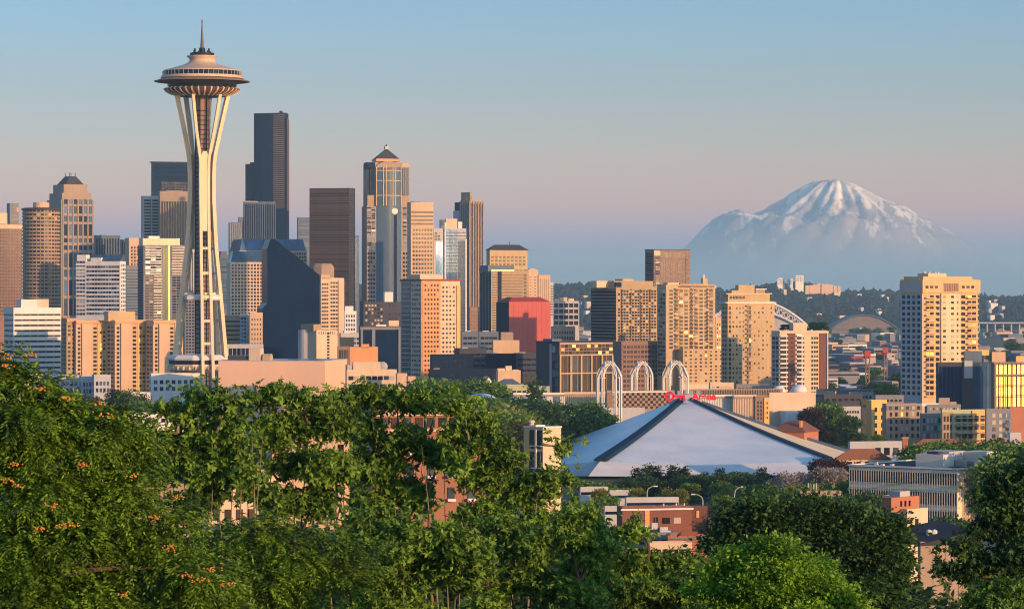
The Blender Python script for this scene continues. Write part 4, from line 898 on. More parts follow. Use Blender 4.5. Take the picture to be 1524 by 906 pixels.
for x_ in (1390, 1396, 1405, 1409, 1350): t = B.newpart('roof_unit', 'steel'); t.lathe([(.7,Z(406.5)),(.7,Z(404.5))], 8, c=(U(x_) if x_ > 1372 else 6, B.D*.4, 0))
B.top('roof_box', 1343, 1372, 412.5, 421, 'pale', .1, .6, ax='U') if False else None
t = B.newpart('roof_box', 'pale'); t.box(-.3, 9, 2, V(1352), Z(421.5), Z(413))
t = B.newpart('light_bay', mat('light ochre stucco', (.74,.54,.34))); t.box(U(1399.5), U(1428), -.8, 0, 0, Z(437))
NF = 18; yt_, yb_ = 437.5, 590
B.grid('R', 1392, 1398.5, yt_, yb_, 1, NF, .8, .5, 'd'); B.grid('R', 1377, 1390, yt_, yb_, 2, NF, .75, .5, 'dg'); B.ledges('R', 1376, 1391, yt_+6, yb_, NF-1, .6, 1.6, 'balcony', mat('warm ochre stucco', (.66,.43,.22)))
B.grid('R', 1430, 1437, yt_, yb_, 1, NF, .85, .5, 'k'); B.grid('R', 1439, 1453, yt_, yb_, 2, NF, .85, .5, 'g'); B.ledges('R', 1438, 1454, yt_+6, yb_, NF-1, .6, 1.6, 'balcony', mat('warm ochre stucco', (.66,.43,.22)))
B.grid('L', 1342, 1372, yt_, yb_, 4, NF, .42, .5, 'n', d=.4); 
for i in (0, 1, 2, 3): 
    v_ = V(1345.2+7.4*i)
for j in range(NF):
    for x_ in (1404, 1416, 1423.5):
        o = link('window', winmesh(1.6 if x_ < 1420 else .9, 1.1, pick('p') if j % 3 else pick('g')), B.root, (U(x_), -.8, Z(yt_+(j+.5)*(yb_-yt_)/NF)))
for x_ in (1378, 1403, 1432):
    for i in range(3):
        if x_ != 1403: link('window', winmesh(1.7, 1.2, 'grey'), B.root, (U(x_+i*7), -B.D*.05, Z(427)))
t = B.newpart('louvre', 'tan'); t.box(U(1403), U(1425), -B.D*.05-.2, -B.D*.05, Z(434), Z(421)); 
for i in range(6): t = B.newpart('louvre', 'brown'); t.box(U(1404+i*3.5), U(1406+i*3.5), -B.D*.05-.35, -B.D*.05-.2, Z(433), Z(422))
B.done('roof')
B = Bld('glass_building', 'dark glass office wing at the foot of the tall orange lit tower', 'office building', 1393, 1396, 1480, 541, 1400, 12, 'dark')
B.strips('R', 1397, 1432, 545, 610, 6, .8, 'navy'); B.strips('R', 1447, 1478, 541, 610, 6, .8, 'blue'); t = B.newpart('pale_corner', 'pale'); t.box(B.U(1434), B.U(1446), -1.2, 2, B.Z(563), B.Z(537)); B.top('roof_box', 1436, 1462, 522.5, 541, 'bluegrey', .2, .6); B.top('roof_box', 1445, 1474, 521, 529, 'gold', .62, .9); B.top('roof_box', 1478, 1498, 524, 541, 'peach', .5, .8); B.done('roofd')
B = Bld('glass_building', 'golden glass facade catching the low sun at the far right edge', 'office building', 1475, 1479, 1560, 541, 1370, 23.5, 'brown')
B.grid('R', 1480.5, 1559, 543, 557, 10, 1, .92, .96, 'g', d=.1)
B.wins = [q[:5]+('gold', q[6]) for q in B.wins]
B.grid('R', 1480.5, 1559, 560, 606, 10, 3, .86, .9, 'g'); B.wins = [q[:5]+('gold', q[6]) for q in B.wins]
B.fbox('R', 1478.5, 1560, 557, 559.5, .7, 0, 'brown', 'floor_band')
for x_ in [1479.5+6.6*i for i in range(13)]: B.fbox('R', x_-.45, x_+.45, 541.5, 612, .5, 0, 'brown2', 'mullion')
for y_ in (573.5, 588.5): B.fbox('R', 1478.5, 1560, y_-.5, y_+.5, .45, 0, 'brown2', 'transom')
if True: pass
if True: B.fbox('R', 1479, 1482, 541.5, 612, .6, 0, 'brown', 'corner_post'); B.top('roof_box', 1513, 1560, 530, 541, 'gold', .1, .6); B.done('roofd')
# apartments lower right
B = Bld('apartment_block', 'orange yellow end block with small windows left of the grey apartments', 'apartment building', 1289, 1297, 1320, 597.5, 1220, 30, 'gold'); B.grid('R', 1298.5, 1318, 604, 650, 2, 4, .3, .5, 'dg'); B.done('roof')
B = Bld('apartment_block', 'long pinkish grey apartment block with a dark set back top floor', 'apartment building', 1313, 1319, 1372, 603, 1200, 16, 'pinkst'); B.grid('R', 1322, 1370, 611, 654, 6, 4, .35, .5, 'dg'); B.fbox('R', 1319, 1372, 603.5, 610.5, .3, 0, 'grey', 'top_floor'); B.grid('R', 1321, 1371, 604, 610, 6, 1, .4, .7, 'p', d=.45); B.done('roof')
B = Bld('apartment_block', 'dark grey apartment block with white windows in the middle of the row', 'apartment building', 1369, 1371, 1402, 617, 1190, 14, 'grey'); B.grid('R', 1372.5, 1401, 620, 654, 5, 3, .5, .55, 'p'); B.done('roof')
B = Bld('apartment_block', 'yellow green balcony block of the apartment row', 'apartment building', 1400, 1402, 1468, 612, 1180, 18, 'green'); B.fbox('R', 1402, 1418, 613, 660, .3, 0, 'tan', 'tan_bay'); B.fbox('R', 1446, 1467.5, 611, 660, .5, 0, 'gold', 'yellow_bay'); B.grid('R', 1403, 1417, 617, 654, 3, 3, .5, .6, 'd', d=.4); B.grid('R', 1421, 1466, 617, 654, 5, 3, .55, .6, 'dg', d=.6); B.ledges('R', 1421, 1466, 622, 656, 3, .4, 1.3, 'balcony', 'tan2'); B.done('roof')
B = Bld('apartment_block', 'grey brown end block closing the apartment row', 'apartment building', 1466, 1468, 1505, 610.5, 1170, 18, 'grey'); B.grid('R', 1474, 1504, 613, 654, 3, 4, .4, .5, 'p'); B.grid('R', 1491, 1504, 612, 654, 2, 3, .5, .5, 'b'); B.done('roof')
B = Bld('apartment_block', 'stepped grey roof block rising behind the apartment row', 'apartment building', 1376, 1380, 1430, 604, 1260, 16, 'grey'); B.top('step', 1398, 1414, 592, 604, 'pinkst', .1, .6); B.top('step', 1412, 1424, 598, 604, 'pinkst', .1, .6); B.top('step', 1352, 1398, 600, 604, 'roofw', .1, .6); B.grid('R', 1382, 1428, 606, 611, 9, 1, .4, .5, 'p'); B.done('roof')
B = Bld('low_building', 'plain orange wall building at the right edge below the golden facade', 'building', 1500, 1503, 1560, 608, 1230, 14, 'obrick'); B.done('rooft')
B = Bld('low_building', 'low pale shed at the right end of the apartment row', 'building', 1501, 1503, 1520, 646, 1120, 12, 'pale'); B.done('roofw')
for lab, x0, xc, x1, yt, Y, wl, rf in (('dark flat industrial shed right of the science halls', 1223, 1226, 1284, 589, 1330, 'dark', 'roofd'), ('white walled shed standing below the dark industrial shed', 1252, 1254, 1281, 607, 1240, 'pale', 'roofd'), ('long dark low warehouse left of the orange yellow end block', 1215, 1218, 1292, 601.5, 1280, 'dark', 'roofd'),
      ('narrow dark block tight against the orange yellow end block', 1280, 1282, 1296, 598, 1260, 'dark', 'roofd'), ('low white roofed shed behind the dark warehouse', 1262, 1264, 1300, 585, 1420, 'grey', 'roofw'), ('flat grey building behind the rooftops of the apartment row', 1300, 1303, 1345, 590, 1380, 'grey', 'roof')):
    B = Bld('warehouse', lab, 'warehouse', x0, xc, x1, yt, Y, 14, wl); B.grid('R', xc+2, x1-2, yt+3, yt+9, 6, 1, .5, .5, 'n'); B.done(rf)
# ---------------- science halls and arches ----------------
def ribbed(label, x0, xc, x1, yt, Y, a, wl, n, wins=()):
    B = Bld('science_hall', label, 'hall', x0, xc, x1, yt, Y, a, wl)
    B.piers('R', xc, x1, yt+1, 640, n, .35, .3); B.fbox('R', xc, x1, yt, yt+2.5, .7, 0, 'pinkst', 'roof_edge')
    for (a_, b_, y1, y2) in wins: B.fbox('R', a_, b_, y1, y2, .5, 0, G['pale'], 'window')
    B.done('roofw'); return B
ribbed('white ribbed science hall with three tall blue windows', 762, 764, 840, 587, 1180, 10, 'white', 26, ((778,789,589,606),(801,814,589,606),(823,833,590,615)))
ribbed('peach ribbed science hall lit by the sun behind the white arches', 838, 840, 908, 586, 1185, 10, 'peach2', 24)  # sunlight on this part of the hall put into a peach wall colour
B = Bld('science_hall', 'dark brown checkered block between the white arches and the big roof', 'hall', 901, 903, 1003, 583.5, 1170, 10, 'pinkst')
B.fbox('R', 903, 911, 584, 620, .3, 0, 'brown', 'brown_panel')
for j in range(6):
    for i in range(22): 
        if (i+j) % 2: B.wins.append(('R', B.U(914+i*4), B.Z(586.5+j*4), .95, .95, 'brown', .12))
B.fbox('R', 911, 1003, 582.2, 584.5, .5, 0, 'white', 'roof_edge'); B.done('roofw')
ribbed('pale ribbed science hall running right behind the roof peak', 1040, 1042, 1096, 590, 1190, 10, 'white', 22)
ribbed('sunlit peach stretch of the ribbed science hall', 1090, 1092, 1126, 590, 1188, 10, 'peach2', 14)  # sunlit stretch: the warm light is in the wall colour
B = Bld('science_hall', 'twin brown and gold stair shafts on the science hall', 'hall', 1121, 1124, 1145, 592, 1150, 12, 'brown'); B.fbox('R', 1137, 1144.5, 592, 640, .4, 0, 'gold', 'gold_shaft'); B.grid('R', 1138.5, 1143, 596, 625, 2, 4, .3, .4, 'k', d=.5); B.grid('R', 1126, 1135, 596, 625, 2, 5, .3, .6, 'k'); B.done('roofd')
B = Bld('science_hall', 'smooth peach hall with a low pale annexe at the end of the science halls', 'hall', 1142, 1145, 1214, 586.5, 1200, 12, 'peach2'); t = B.newpart('annexe', 'roofw'); t.box(B.U(1160), B.U(1206), -8, -.1, 0, B.Z(611)); B.done('roofw')
B = Bld('science_hall', 'long roofline with a comb of small fins behind the science halls', 'hall', 1010, 1012, 1165, 581.5, 1260, 10, 'pinkst')
for i in range(60): t = B.part('fins', 'white') if False else B.wb; t.box(B.U(1013+i*2.5)-.12, B.U(1013+i*2.5)+.12, -.4, .1, B.Z(588), B.Z(580.5))
B.grid('R', 1070, 1130, 574, 580, 10, 1, .6, .6, 'gg') if False else None
B.done('roof')
B = Bld('low_building', 'pale low roof slabs glimpsed under the brown checkered block', 'building', 886, 890, 960, 609.5, 1160, 10, 'pale'); B.done('roofw')
B = Bld('low_building', 'cream low block with windows under the tan stepped tower', 'building', 1055, 1057, 1092, 571, 1500, 12, 'peach2'); B.grid('R', 1059, 1090, 574, 582, 5, 2, .5, .4, 'p'); B.done('roof')
B = Bld('low_building', 'grey low block under the square tan tower', 'building', 1094, 1096, 1146, 573.5, 1480, 12, 'grey'); B.grid('R', 1098, 1144, 576, 582, 9, 1, .5, .5, 'gg'); B.done('roof')
for xc, r_, lab in ((1159, 11, 'small round white dome on the science hall roof'), (1189, 13, 'larger white dome beside the small dome on the science hall roof')):
    k = 1280/F; b = MB(); b.lathe([(r_*k*math.cos(t_), r_*k*.95*math.sin(t_)) for t_ in [i*math.pi/2/7 for i in range(7)]]+[(.05, r_*k*.95)], 24)
    o = b.build('dome', W['roofw'], None, P(xc, 584, 1280), smooth=True); tag(o, lab, 'dome')
# white gothic arches: each a square lattice of four arched faces
def arch_tower(label, x0, x1, yt, yb, Y):
    k = Y/F; w_ = (x1-x0)*k; h = (yb-yt)*k+10; t = empty('white_arch', (((x0+x1)/2-CX)*k, Y, ZP(yb, Y)-10), R(14)); tag(t, label, 'arch', 'white lattice arches')
    s = w_/2/1.32; zs = h-s*1.55     # spring height
    for f in range(4):
        for q in (0, 1):
            b = MB(); a = math.pi/2*f; ca, sa = math.cos(a), math.sin(a); ins = q*s*.24
            for sg in (-1, 1):
                pts = []
                for (u, z) in [(1,0),(1,zs),(.93,zs+.42*s),(.74,zs+.85*s),(.42,zs+1.2*s),(0,zs+1.5*s)]:
                    uu = sg*(u*(s-ins)); zz = z if z <= zs else z-ins*.9
                    vv = s*.92 if z <= zs else s*.92*(1-.55*(z-zs)/(1.5*s))
                    pts.append((uu*ca+vv*sa, uu*sa-vv*ca, zz))
                b.tube(pts, .22, 4)
            if q == 0:
                b.tube([(-s*ca+s*.92*sa,-s*sa-s*.92*ca,zs*.99),(-(s*.6)*ca+s*.92*sa,-(s*.6)*sa-s*.92*ca,zs*.99)], .2, 4); b.tube([(s*ca+s*.92*sa,s*sa-s*.92*ca,zs*.99),((s*.6)*ca+s*.92*sa,(s*.6)*sa-s*.92*ca,zs*.99)], .2, 4)
            b.build('arch_rib', W['white'], t)
        # pinnacle lattice between the faces
        b = MB(); a = math.pi/2*f+math.pi/4; b.tube([(s*1.25*math.sin(a),-s*1.25*math.cos(a),zs), (s*.8*math.sin(a),-s*.8*math.cos(a),zs+s), (s*.15*math.sin(a),-s*.15*math.cos(a),h)], [.2,.18,.14], 4); b.build('hip_rib', W['white'], t)
        b = MB(); a0 = math.pi/2*f+math.pi/4; a1 = a0+math.pi/2
        b.tube([(s*.8*math.sin(a0),-s*.8*math.cos(a0),zs+s),(0+s*.45*(math.sin(a0)+math.sin(a1))*.8,-s*.45*(math.cos(a0)+math.cos(a1))*.8,zs+s*1.35),(s*.8*math.sin(a1),-s*.8*math.cos(a1),zs+s)], .14, 4); b.build('brace', W['white'], t)
arch_tower('nearest and lowest reaching white lattice arch, in front of the bronze framed building', 886, 927, 537, 604, 1130)
arch_tower('middle of the three white lattice arches, standing over the checkered block', 936.5, 973, 537, 583, 1215)
arch_tower('white lattice arch just behind the roof peak with red letters', 984, 1026, 536, 583, 1225)
# ---------------- arena ----------------
YA = 1095
apex = Vector(((1020-CX)*YA/F, YA, ZP(591, YA)))
def az_(px, py, Y): return P(px, py, Y)
t = empty('arena', (apex.x, apex.y, -3)); tag(t, 'huge tent like arena roof of pale ribbed panels with dark ridge beams', 'arena')
L = lambda v: v-Vector((apex.x, apex.y, -3))
rm = bpy.data.materials.new('ribbed pale metal roof'); rm.use_nodes = True; q = rm.node_tree; b_ = q.nodes['Principled BSDF']; b_.inputs['Roughness'].default_value = .45; b_.inputs['Metallic'].default_value = .0; b_.inputs['Specular IOR Level'].default_value = .6
co = q.nodes.new('ShaderNodeTexCoord'); mp = q.nodes.new('ShaderNodeMapping'); mp.inputs['Rotation'].default_value = (0,0,R(38)); wv = q.nodes.new('ShaderNodeTexWave'); wv.inputs['Scale'].default_value = .2; wv.bands_direction = 'X'; wv.inputs['Distortion'].default_value = 0
nn = q.nodes.new('ShaderNodeTexNoise'); nn.inputs['Scale'].default_value = .06; nn.inputs['Detail'].default_value = 6
q.links.new(co.outputs['Object'], mp.inputs[0]); q.links.new(mp.outputs[0], wv.inputs[0]); q.links.new(co.outputs['Object'], nn.inputs['Vector'])
r1 = q.nodes.new('ShaderNodeValToRGB'); r1.color_ramp.elements[0].color = (.66,.76,.82,1); r1.color_ramp.elements[1].color = (.84,.90,.92,1); q.links.new(nn.outputs[0], r1.inputs[0])
r1.color_ramp.elements[0].position = .35; r1.color_ramp.elements[1].position = .65
r2 = q.nodes.new('ShaderNodeMapRange'); r2.inputs[3].default_value = .84; r2.inputs[4].default_value = 1.0; q.links.new(wv.outputs[0], r2.inputs[0])
vm = q.nodes.new('ShaderNodeVectorMath'); vm.operation = 'SCALE'; q.links.new(r1.outputs[0], vm.inputs[0]); q.links.new(r2.outputs[0], vm.inputs['Scale']); q.links.new(vm.outputs[0], b_.inputs['Base Color'])
# four roof planes falling from the apex; ridge ends project to the corners
cL = P(893, 686, 1000); cR = P(1236, 684, 1010); cB = P(1320, 690, 1075); cF = P(735, 690, 1140)
eF = P(1060, 722, 985)      # low middle of the near eave
def sag(a, b, s_, n=10): return [a.lerp(b, i/n)-Vector((0,0,s_*math.sin(math.pi*i/n))) for i in range(n+1)]
def plane(name, A, Bc, n=12, m=rm, sg=0.8, ev=0.0, thick=.5):
    mb = MB(); rA = sag(apex, A, sg, n); rB = sag(apex, Bc, sg, n)
    for i in range(n+1):
        for j in range(n+1):
            p = rA[i].lerp(rB[i], j/n)-Vector((0,0,ev*math.sin(math.pi*j/n)*(i/n)**1.5)); mb.v.append(tuple(L(p)))
    for i in range(n):
        for j in range(n): mb.f.append((i*(n+1)+j, (i+1)*(n+1)+j, (i+1)*(n+1)+j+1, i*(n+1)+j+1)); mb.m.append(0)
    o = mb.build(name, m, t, smooth=True); return o
plane('roof', cL, cR, ev=1.2); plane('roof', cR, cB, ev=.6, m=mat('sunlit cream roof edge', (.80,.66,.44))); plane('roof', cF, cL, ev=.8); plane('roof', cB, cF)  # right plane: golden sunlight put into its cream colour
# flared eave skirts
sk = W['roofw']
def skirt(A, Bc, down, outw, ev=1.2, n=12, o0=None, o1=None):
    mb = MB(); o0 = o0 or outw; o1 = o1 or outw; ow = lambda j: (o0.lerp(outw, min(1, j/(n*.25))) if j < n/2 else outw.lerp(o1, max(0, (j-n*.75)/(n*.25))))
    for j in range(n+1):
        p = sag(apex, A, .8, 12)[12].lerp(sag(apex, Bc, .8, 12)[12], j/n)-Vector((0,0,ev*math.sin(math.pi*j/n)))
        k_ = 1+.0*math.sin(math.pi*j/n); mb.v.append(tuple(L(p))); mb.v.append(tuple(L(p+ow(j)*(.8+.5*abs(1-2*j/n))-Vector((0,0,down*(.8+.3*abs(1-2*j/n)))))))
    for j in range(n): mb.f.append((2*j, 2*j+1, 2*j+3, 2*j+2)); mb.m.append(0)
    return mb.build('eave', sk, t, smooth=True)
skirt(cL, cR, 3.6, Vector((.5,-9,0)), o0=Vector((-3,-9,0)), o1=Vector((5,-7,0))); skirt(cF, cL, 3.6, Vector((-3,-8,0)), .8, o1=Vector((-3,-9,0))); skirt(cR, cB, 1.6, Vector((6,-4,0)), 1.0, o0=Vector((5,-7,0)))
def beam(A, w_, m, e=0.0, up=.9):
    mb = MB(); pts = sag(apex, A, .8, 14)
    for i, p in enumerate(pts):
        s_ = w_*(.5+.5*i/14); d = (A-apex); nrm = Vector((-d.y, d.x, 0)).normalized()
        for (ss, zz) in ((-s_,0),(s_,0),(s_*.7,up),(-s_*.7,up)): mb.v.append(tuple(L(p+nrm*ss+Vector((0,0,zz)))))
    for i in range(14):
        for k_ in range(4): j = (k_+1) % 4; mb.f.append((i*4+k_, i*4+j, i*4+4+j, i*4+4+k_)); mb.m.append(0)
    mb.f.append((0,3,2,1)); mb.m.append(0); z_ = 56; mb.f.append((z_,z_+1,z_+2,z_+3)); mb.m.append(0)
    mb.build('ridge_beam', m, t)
beam(cL, 2.3, mat('dark blue ridge panels', (.012,.04,.09), .8, .05)); beam(cR, .95, mat('grey blue ridge panels', (.05,.075,.11), .8, .05)); beam(cB, 1.0, 'x' if False else W['bluegrey'])
mb = MB(); mb.box(-7,7,-5,5,20.5+3-.5,25.2-.6); 
mb = MB(); zt_ = apex.z+3; mb.box(-5.5,5.5,-4,4,zt_-2.4,zt_+1.0); mb.build('apex_housing', W['pale'], t)
for x_ in (-4.4,-2,2,4.4): mb = MB(); mb.box(x_-.7,x_+.7,-1,1,zt_+1.0,zt_+2.2); mb.build('roof_unit', W['steel'], t)
# inner dark wall under the eaves
mb = MB(); pl_ = [L(v) for v in (cL+Vector((4,4,0)), cR+Vector((-4,4,0)), cB+Vector((-5,-4,0)), cF+Vector((5,-3,0)))]
planprism(mb, [(v.x, v.y) for v in pl_], 0, min(v.z for v in pl_)-.6); mb.build('wall', W['brown'], t)
# red roof letters
redm = mat('red sign letters', (.72,.012,.035), .5, .3, 0, 0)
def letters(txt, px, py, Y, hpx, label, key=False):
    k = Y/F; r = empty('roof_sign', P(px, py, Y)); tag(r, label, 'sign')
    x = 0
    if key:
        b = MB(); n = 20
        for i in range(n):
            a0, a1 = 2*math.pi*i/n, 2*math.pi*(i+1)/n
            for (r0, r1) in ((1.7*.5, 1.7),):
                b.poly([(r0*math.cos(a0),0,r0*math.sin(a0)),(r1*math.cos(a0),0,r1*math.sin(a0)),(r1*math.cos(a1),0,r1*math.sin(a1)),(r0*math.cos(a1),0,r0*math.sin(a1))])
        b.box(1.5, 5.2, -.2, .2, -.4, .45); b.box(3.4, 4.0, -.2, .2, -1.2, -.4); b.box(4.5, 5.2, -.2, .2, -1.5, -.4)
        b.build('key_symbol', redm, r)
    else:
        cu = bpy.data.curves.new('lettering', 'FONT'); cu.body = txt; cu.size = hpx*k*1.5; cu.extrude = .25; cu.offset = .13
        o = bpy.data.objects.new('lettering', cu); COL.objects.link(o); dg = bpy.context.evaluated_depsgraph_get()
        me = bpy.data.meshes.new_from_object(o.evaluated_get(dg)); bpy.data.objects.remove(o); me.materials.clear(); me.materials.append(redm)
        l = link('lettering', me, r, (0,0,0)); l.rotation_euler = (R(90),0,0)
    b = MB(); b.box(-1.2 if key else 0, 6 if key else 6.2, .4, .7, -2.4, -1.2 if key else -.2); pass
letters('', 996.5, 589.5, 1078, 11, 'red key shaped sign on the left of the arena roof peak', True)
letters('Arena', 1030, 594.5, 1078, 9.6, 'red lettering on the right of the arena roof peak')
# small white dome left in the trees
k = 1150/F; b = MB(); b.lathe([(31*k*math.cos(i*math.pi/16), 21*k*math.sin(i*math.pi/16)) for i in range(8)]+[(.05, 21*k)], 28)
o = b.build('dome', W['roofw'], None, P(716, 606, 1150), smooth=True); tag(o, 'low white shell roof sitting among the green trees', 'shell roof')
# ---------------- near and middle buildings ----------------
B = Bld('office_building', 'white three storey office with thin vertical fins and white roof plant boxes', 'office building', 1265, 1425, 1513, 697, 750, 52, mat('warm cream concrete', (.82,.68,.52)), z0=0)
U, V, Z = B.U, B.V, B.Z
B.H = Z(697); B.wb = MB(); B.wb.box(0, B.W, 0, B.D, 0, Z(699)-.15)
for i in range(45):
    v = B.D*i/44; t = B.wb; t.box(-.26, .0, v-.10, v+.10, .2, Z(699))
for (ya, yb) in ((705,722),(734,752),(762,776)):
    for i in range(44): B.wins.append(('L', B.D*(i+.5)/44, (Z(ya)+Z(yb))/2, B.D/44*.8, Z(ya)-Z(yb), 'dark', .12))
    B.fbox('R', 1432, 1508, ya+2, yb+3, .25, 0, 'tan2', 'louvre_screen')
for yy in (701, 727, 756):
    t = B.newpart('spandrel', mat('warm cream concrete', (.82,.68,.52))); t.box(-.2, 0, 0, B.D, Z(yy+4), Z(yy))
for i in range(30): 
    u_ = U(1432)+(U(1508)-U(1432))*i/29
    B.wb.box(u_-.05, u_+.05, -.4, 0, .2, Z(704))
t = B.newpart('roof_edge', 'white'); 
for bb in ((-.6,B.W+.3,-.5,.2),(-.6,B.W+.3,B.D-.2,B.D+.3),(-.6,0,.2,B.D-.2),(B.W,B.W+.3,.2,B.D-.2)): t.box(*bb, Z(699), Z(696.5))
t = B.newpart('roof', 'roofd'); t.box(0.02, B.W-.02, .21, B.D-.21, Z(699)-.15, Z(699)+.1)
o_ = lambda px, Y: ((px-CX)/F*Y)
def rb(part, u0, u1, v0, v1, h0, h1, m): t = B.newpart(part, m); t.box(u0, u1, v0, v1, Z(699)+.1+h0, Z(699)+.1+h1)
rb('roof_box', 5.5, 10.5, 7, 14.5, 0, 3.0, 'beige'); rb('roof_box', 11.5, 19.5, 9, 16, 0, 3.4, 'pale'); rb('roof_box', 18.5, 24, 3, 9, 0, 3.3, 'beige'); rb('roof_unit', 13, 17, 3, 6, 0, 1.3, 'steel'); rb('roof_unit', 10.7, 11.4, 4, 8, 0, 1.6, 'steel')
t = B.newpart('vent', 'slate'); t.box(6.5, 8.5, 9, 12, Z(699)+3.12, Z(699)+3.7)
for (u_, v_) in ((3,22),(4,20),(3.4,24),(6,21)): rb('roof_unit', u_, u_+.8, v_, v_+.8, 0, .4, 'white')
t = B.newpart('dish', 'peach2'); t.lathe([(1.3,.4),(.9,.1),(.05,0)], 16, cap=False)
for i in range(len(t.v)): x, y, z = t.v[i]; t.v[i] = (25.2+x*.5, 4-z, Z(699)+2.1+y)
B.done()
B = Bld('old_building', 'beige blank sided building with an orange brick upper storey in front of the white office', 'building', 1310, 1350, 1381, 764, 430, 45, 'peach2', z0=3)
t = B.newpart('brick_storey', 'obrick'); t.box(B.U(1351)-2.0, B.U(1378.5), 1.2, B.D*.62, B.Z(764), B.Z(740)); t = B.newpart('roof_box', 'pale'); t.box(.5, 2.6, 1.6, 3.4, B.Z(740), B.Z(732)); 
for i in range(3): link('window', winmesh(.28, .75, 'dark'), B.root, (.2+i*.9, 1.2, B.Z(750)))
link('window', winmesh(.6, .8, 'dark'), B.root, (B.U(1364), 0, B.Z(777))); B.done('roofd')
B = Bld('old_building', 'small pinkish block with dark openings left of the orange brick storey', 'building', 1313, 1336, 1350, 744, 455, 50, 'peach', z0=3); B.grid('L', 1315, 1334, 748, 760, 3, 1, .3, .5, 'k'); B.done('roofd')
B = Bld('concrete_building', 'bare concrete wall building with a sloping dark roof behind the dark branches', 'building', 1366, 1370, 1446, 806, 360, 18, 'pinkst', z0=5)
t = B.newpart('roof', 'roofd'); n = len(t.v); z0_, z1_ = B.Z(809), B.Z(786); t.v += [(-.3,-.4,z0_),(B.W+.3,-.4,z1_-.4),(B.W+.3,9,z1_+.2),(-.3,9,z0_+.8),(-.3,-.4,z0_-.15),(B.W+.3,-.4,z0_-.15),(B.W+.3,9,z0_-.15),(-.3,9,z0_-.15)]
for q in ((0,1,2,3),(4,5,1,0),(5,6,2,1),(6,7,3,2),(7,4,0,3)): t.f.append(tuple(n+i for i in q)); t.m.append(0)
for i in (1,2,3): B.wb.box(B.W*i/4-.04, B.W*i/4+.04, -.06, .01, 0, B.H-5-.2)
for x_ in (1400, 1408): t = B.newpart('roof_vent', 'white'); t.lathe([(.3,B.Z(800)),(.35,B.Z(793)),(.1,B.Z(791))], 8, c=(B.U(x_), 3, 0))
B.done()
B = Bld('fenced_terrace', 'pale terrace with a thin railing between the beige building and the white office', 'terrace', 1380, 1384, 1440, 800, 520, 12, 'peach2', z0=4)
t = B.newpart('railing', 'steel'); z_ = B.Z(800)
for i in range(8): t.box(B.W*i/7-.04, B.W*i/7+.04, .1, .18, z_, z_+1.1)
t.box(0, B.W, .1, .18, z_+1.05, z_+1.15); B.done('roof')
# brick building in the middle
B = Bld('brick_building', 'long low red brick building with an orange corner strip and white windows', 'brick building', 918, 926, 1030, 758.5, 640, 14, mat('dull red brick', (.20,.08,.06)), z0=2)
B.fbox('R', 959.5, 966.5, 759, 800, .12, 0, 'orange', 'orange_strip'); B.grid('R', 983, 1016, 770, 781, 2, 1, .55, .8, 'p'); B.grid('R', 972, 980, 769, 780, 2, 1, .4, .8, 'k'); B.grid('R', 938, 942, 768, 773, 1, 1, .8, .8, 'k')
t = B.newpart('roof_edge', 'white'); t.box(-.3, B.W+.2, -.35, .2, B.Z(759.5), B.Z(757)); 
for (x_, s_) in ((975,1.1),(995,1.5),(1012,.9)): B.top('roof_unit', x_, x_+s_*6, 754.5, 758.5, 'white', .3, .5)
for x_ in (991, 1010, 1022): t = B.newpart('chimney', 'pale'); t.box(B.U(x_), B.U(x_)+.3, 2, 2.3, B.Z(758.5), B.Z(751))
B.done('roofw')
B = Bld('brick_building', 'dark brown hipped annexe at the right end of the long brick building', 'brick building', 1026, 1030, 1062, 757, 655, 14, 'brown2', z0=2); t = B.newpart('roof', 'slate'); hip(t, 1, B.W-.2, 0, B.D*.5, B.Z(769), B.Z(761), 2); B.fbox('R', 1036, 1040, 760, 770, .2, 0, 'orange', 'orange_strip'); B.fbox('R', 1053, 1058, 770, 785, .2, 0, 'orange', 'orange_strip'); B.top('roof_box', 1049, 1060, 756, 760, 'cream', .2, .5); B.done('roofd')
B = Bld('brick_building', 'orange brick parapet building with a stepped gable in front of the car park', 'brick building', 994, 996, 1062, 799, 560, -6, 'obrick', z0=4)
B.top('gable', 1013, 1038, 790, 799, 'brick', 0, .04); t = B.newpart('cornice', 'peach2'); t.box(-.2, B.W+.2, -.3, -.02, B.Z(812), B.Z(808)); B.grid('R', 1000, 1060, 815, 830, 6, 1, .4, .7, 'd'); B.done('roof')
B = Bld('low_building', 'low shop building with a dark roof and beige front half hidden by the shrubs', 'building', 962, 965, 1030, 812, 545, 4, 'peach2', z0=4); B.grid('R', 968, 1028, 816, 826, 7, 1, .5, .7, 'k'); B.done('roofd')
for i, (x0, x1, yt, Y, lab) in enumerate(((862,905,728,800,'long white flat roof glimpsed left of the street lamps'),(930,1010,744,740,'long pale canopy roof behind the red brick building'),(898,922,757,690,'short white roofed shed next to the red brick building'),(905,950,733,800,'pale bus shed roof beneath the arena trees'),
        (600,700,862,420,'pale blue roofed shed seen through the lowest branches'),(770,850,868,400,'pale roofed garage seen through the bottom foliage'),(835,950,858,410,'bluish white roof behind the bottom centre shrubs'))):
    B = Bld('shed', lab, 'shed', x0, x0+2, x1, yt, Y, 10, 'pale', z0=gz(Y)-1); B.top('roof_unit', x0+12, x0+22, yt-4, yt, 'white', .3, .6); B.bands('R', x0+3, x1-1, yt+3, yt+9, 1, .7, 'navy'); B.done('roofw')
B = Bld('apartment_house', 'tall peach end wall block with two tall window columns beside the arena roof', 'apartment building', 779.5, 808, 835, 637, 560, 48, 'peach2', z0=3)
U, V, Z = B.U, B.V, B.Z
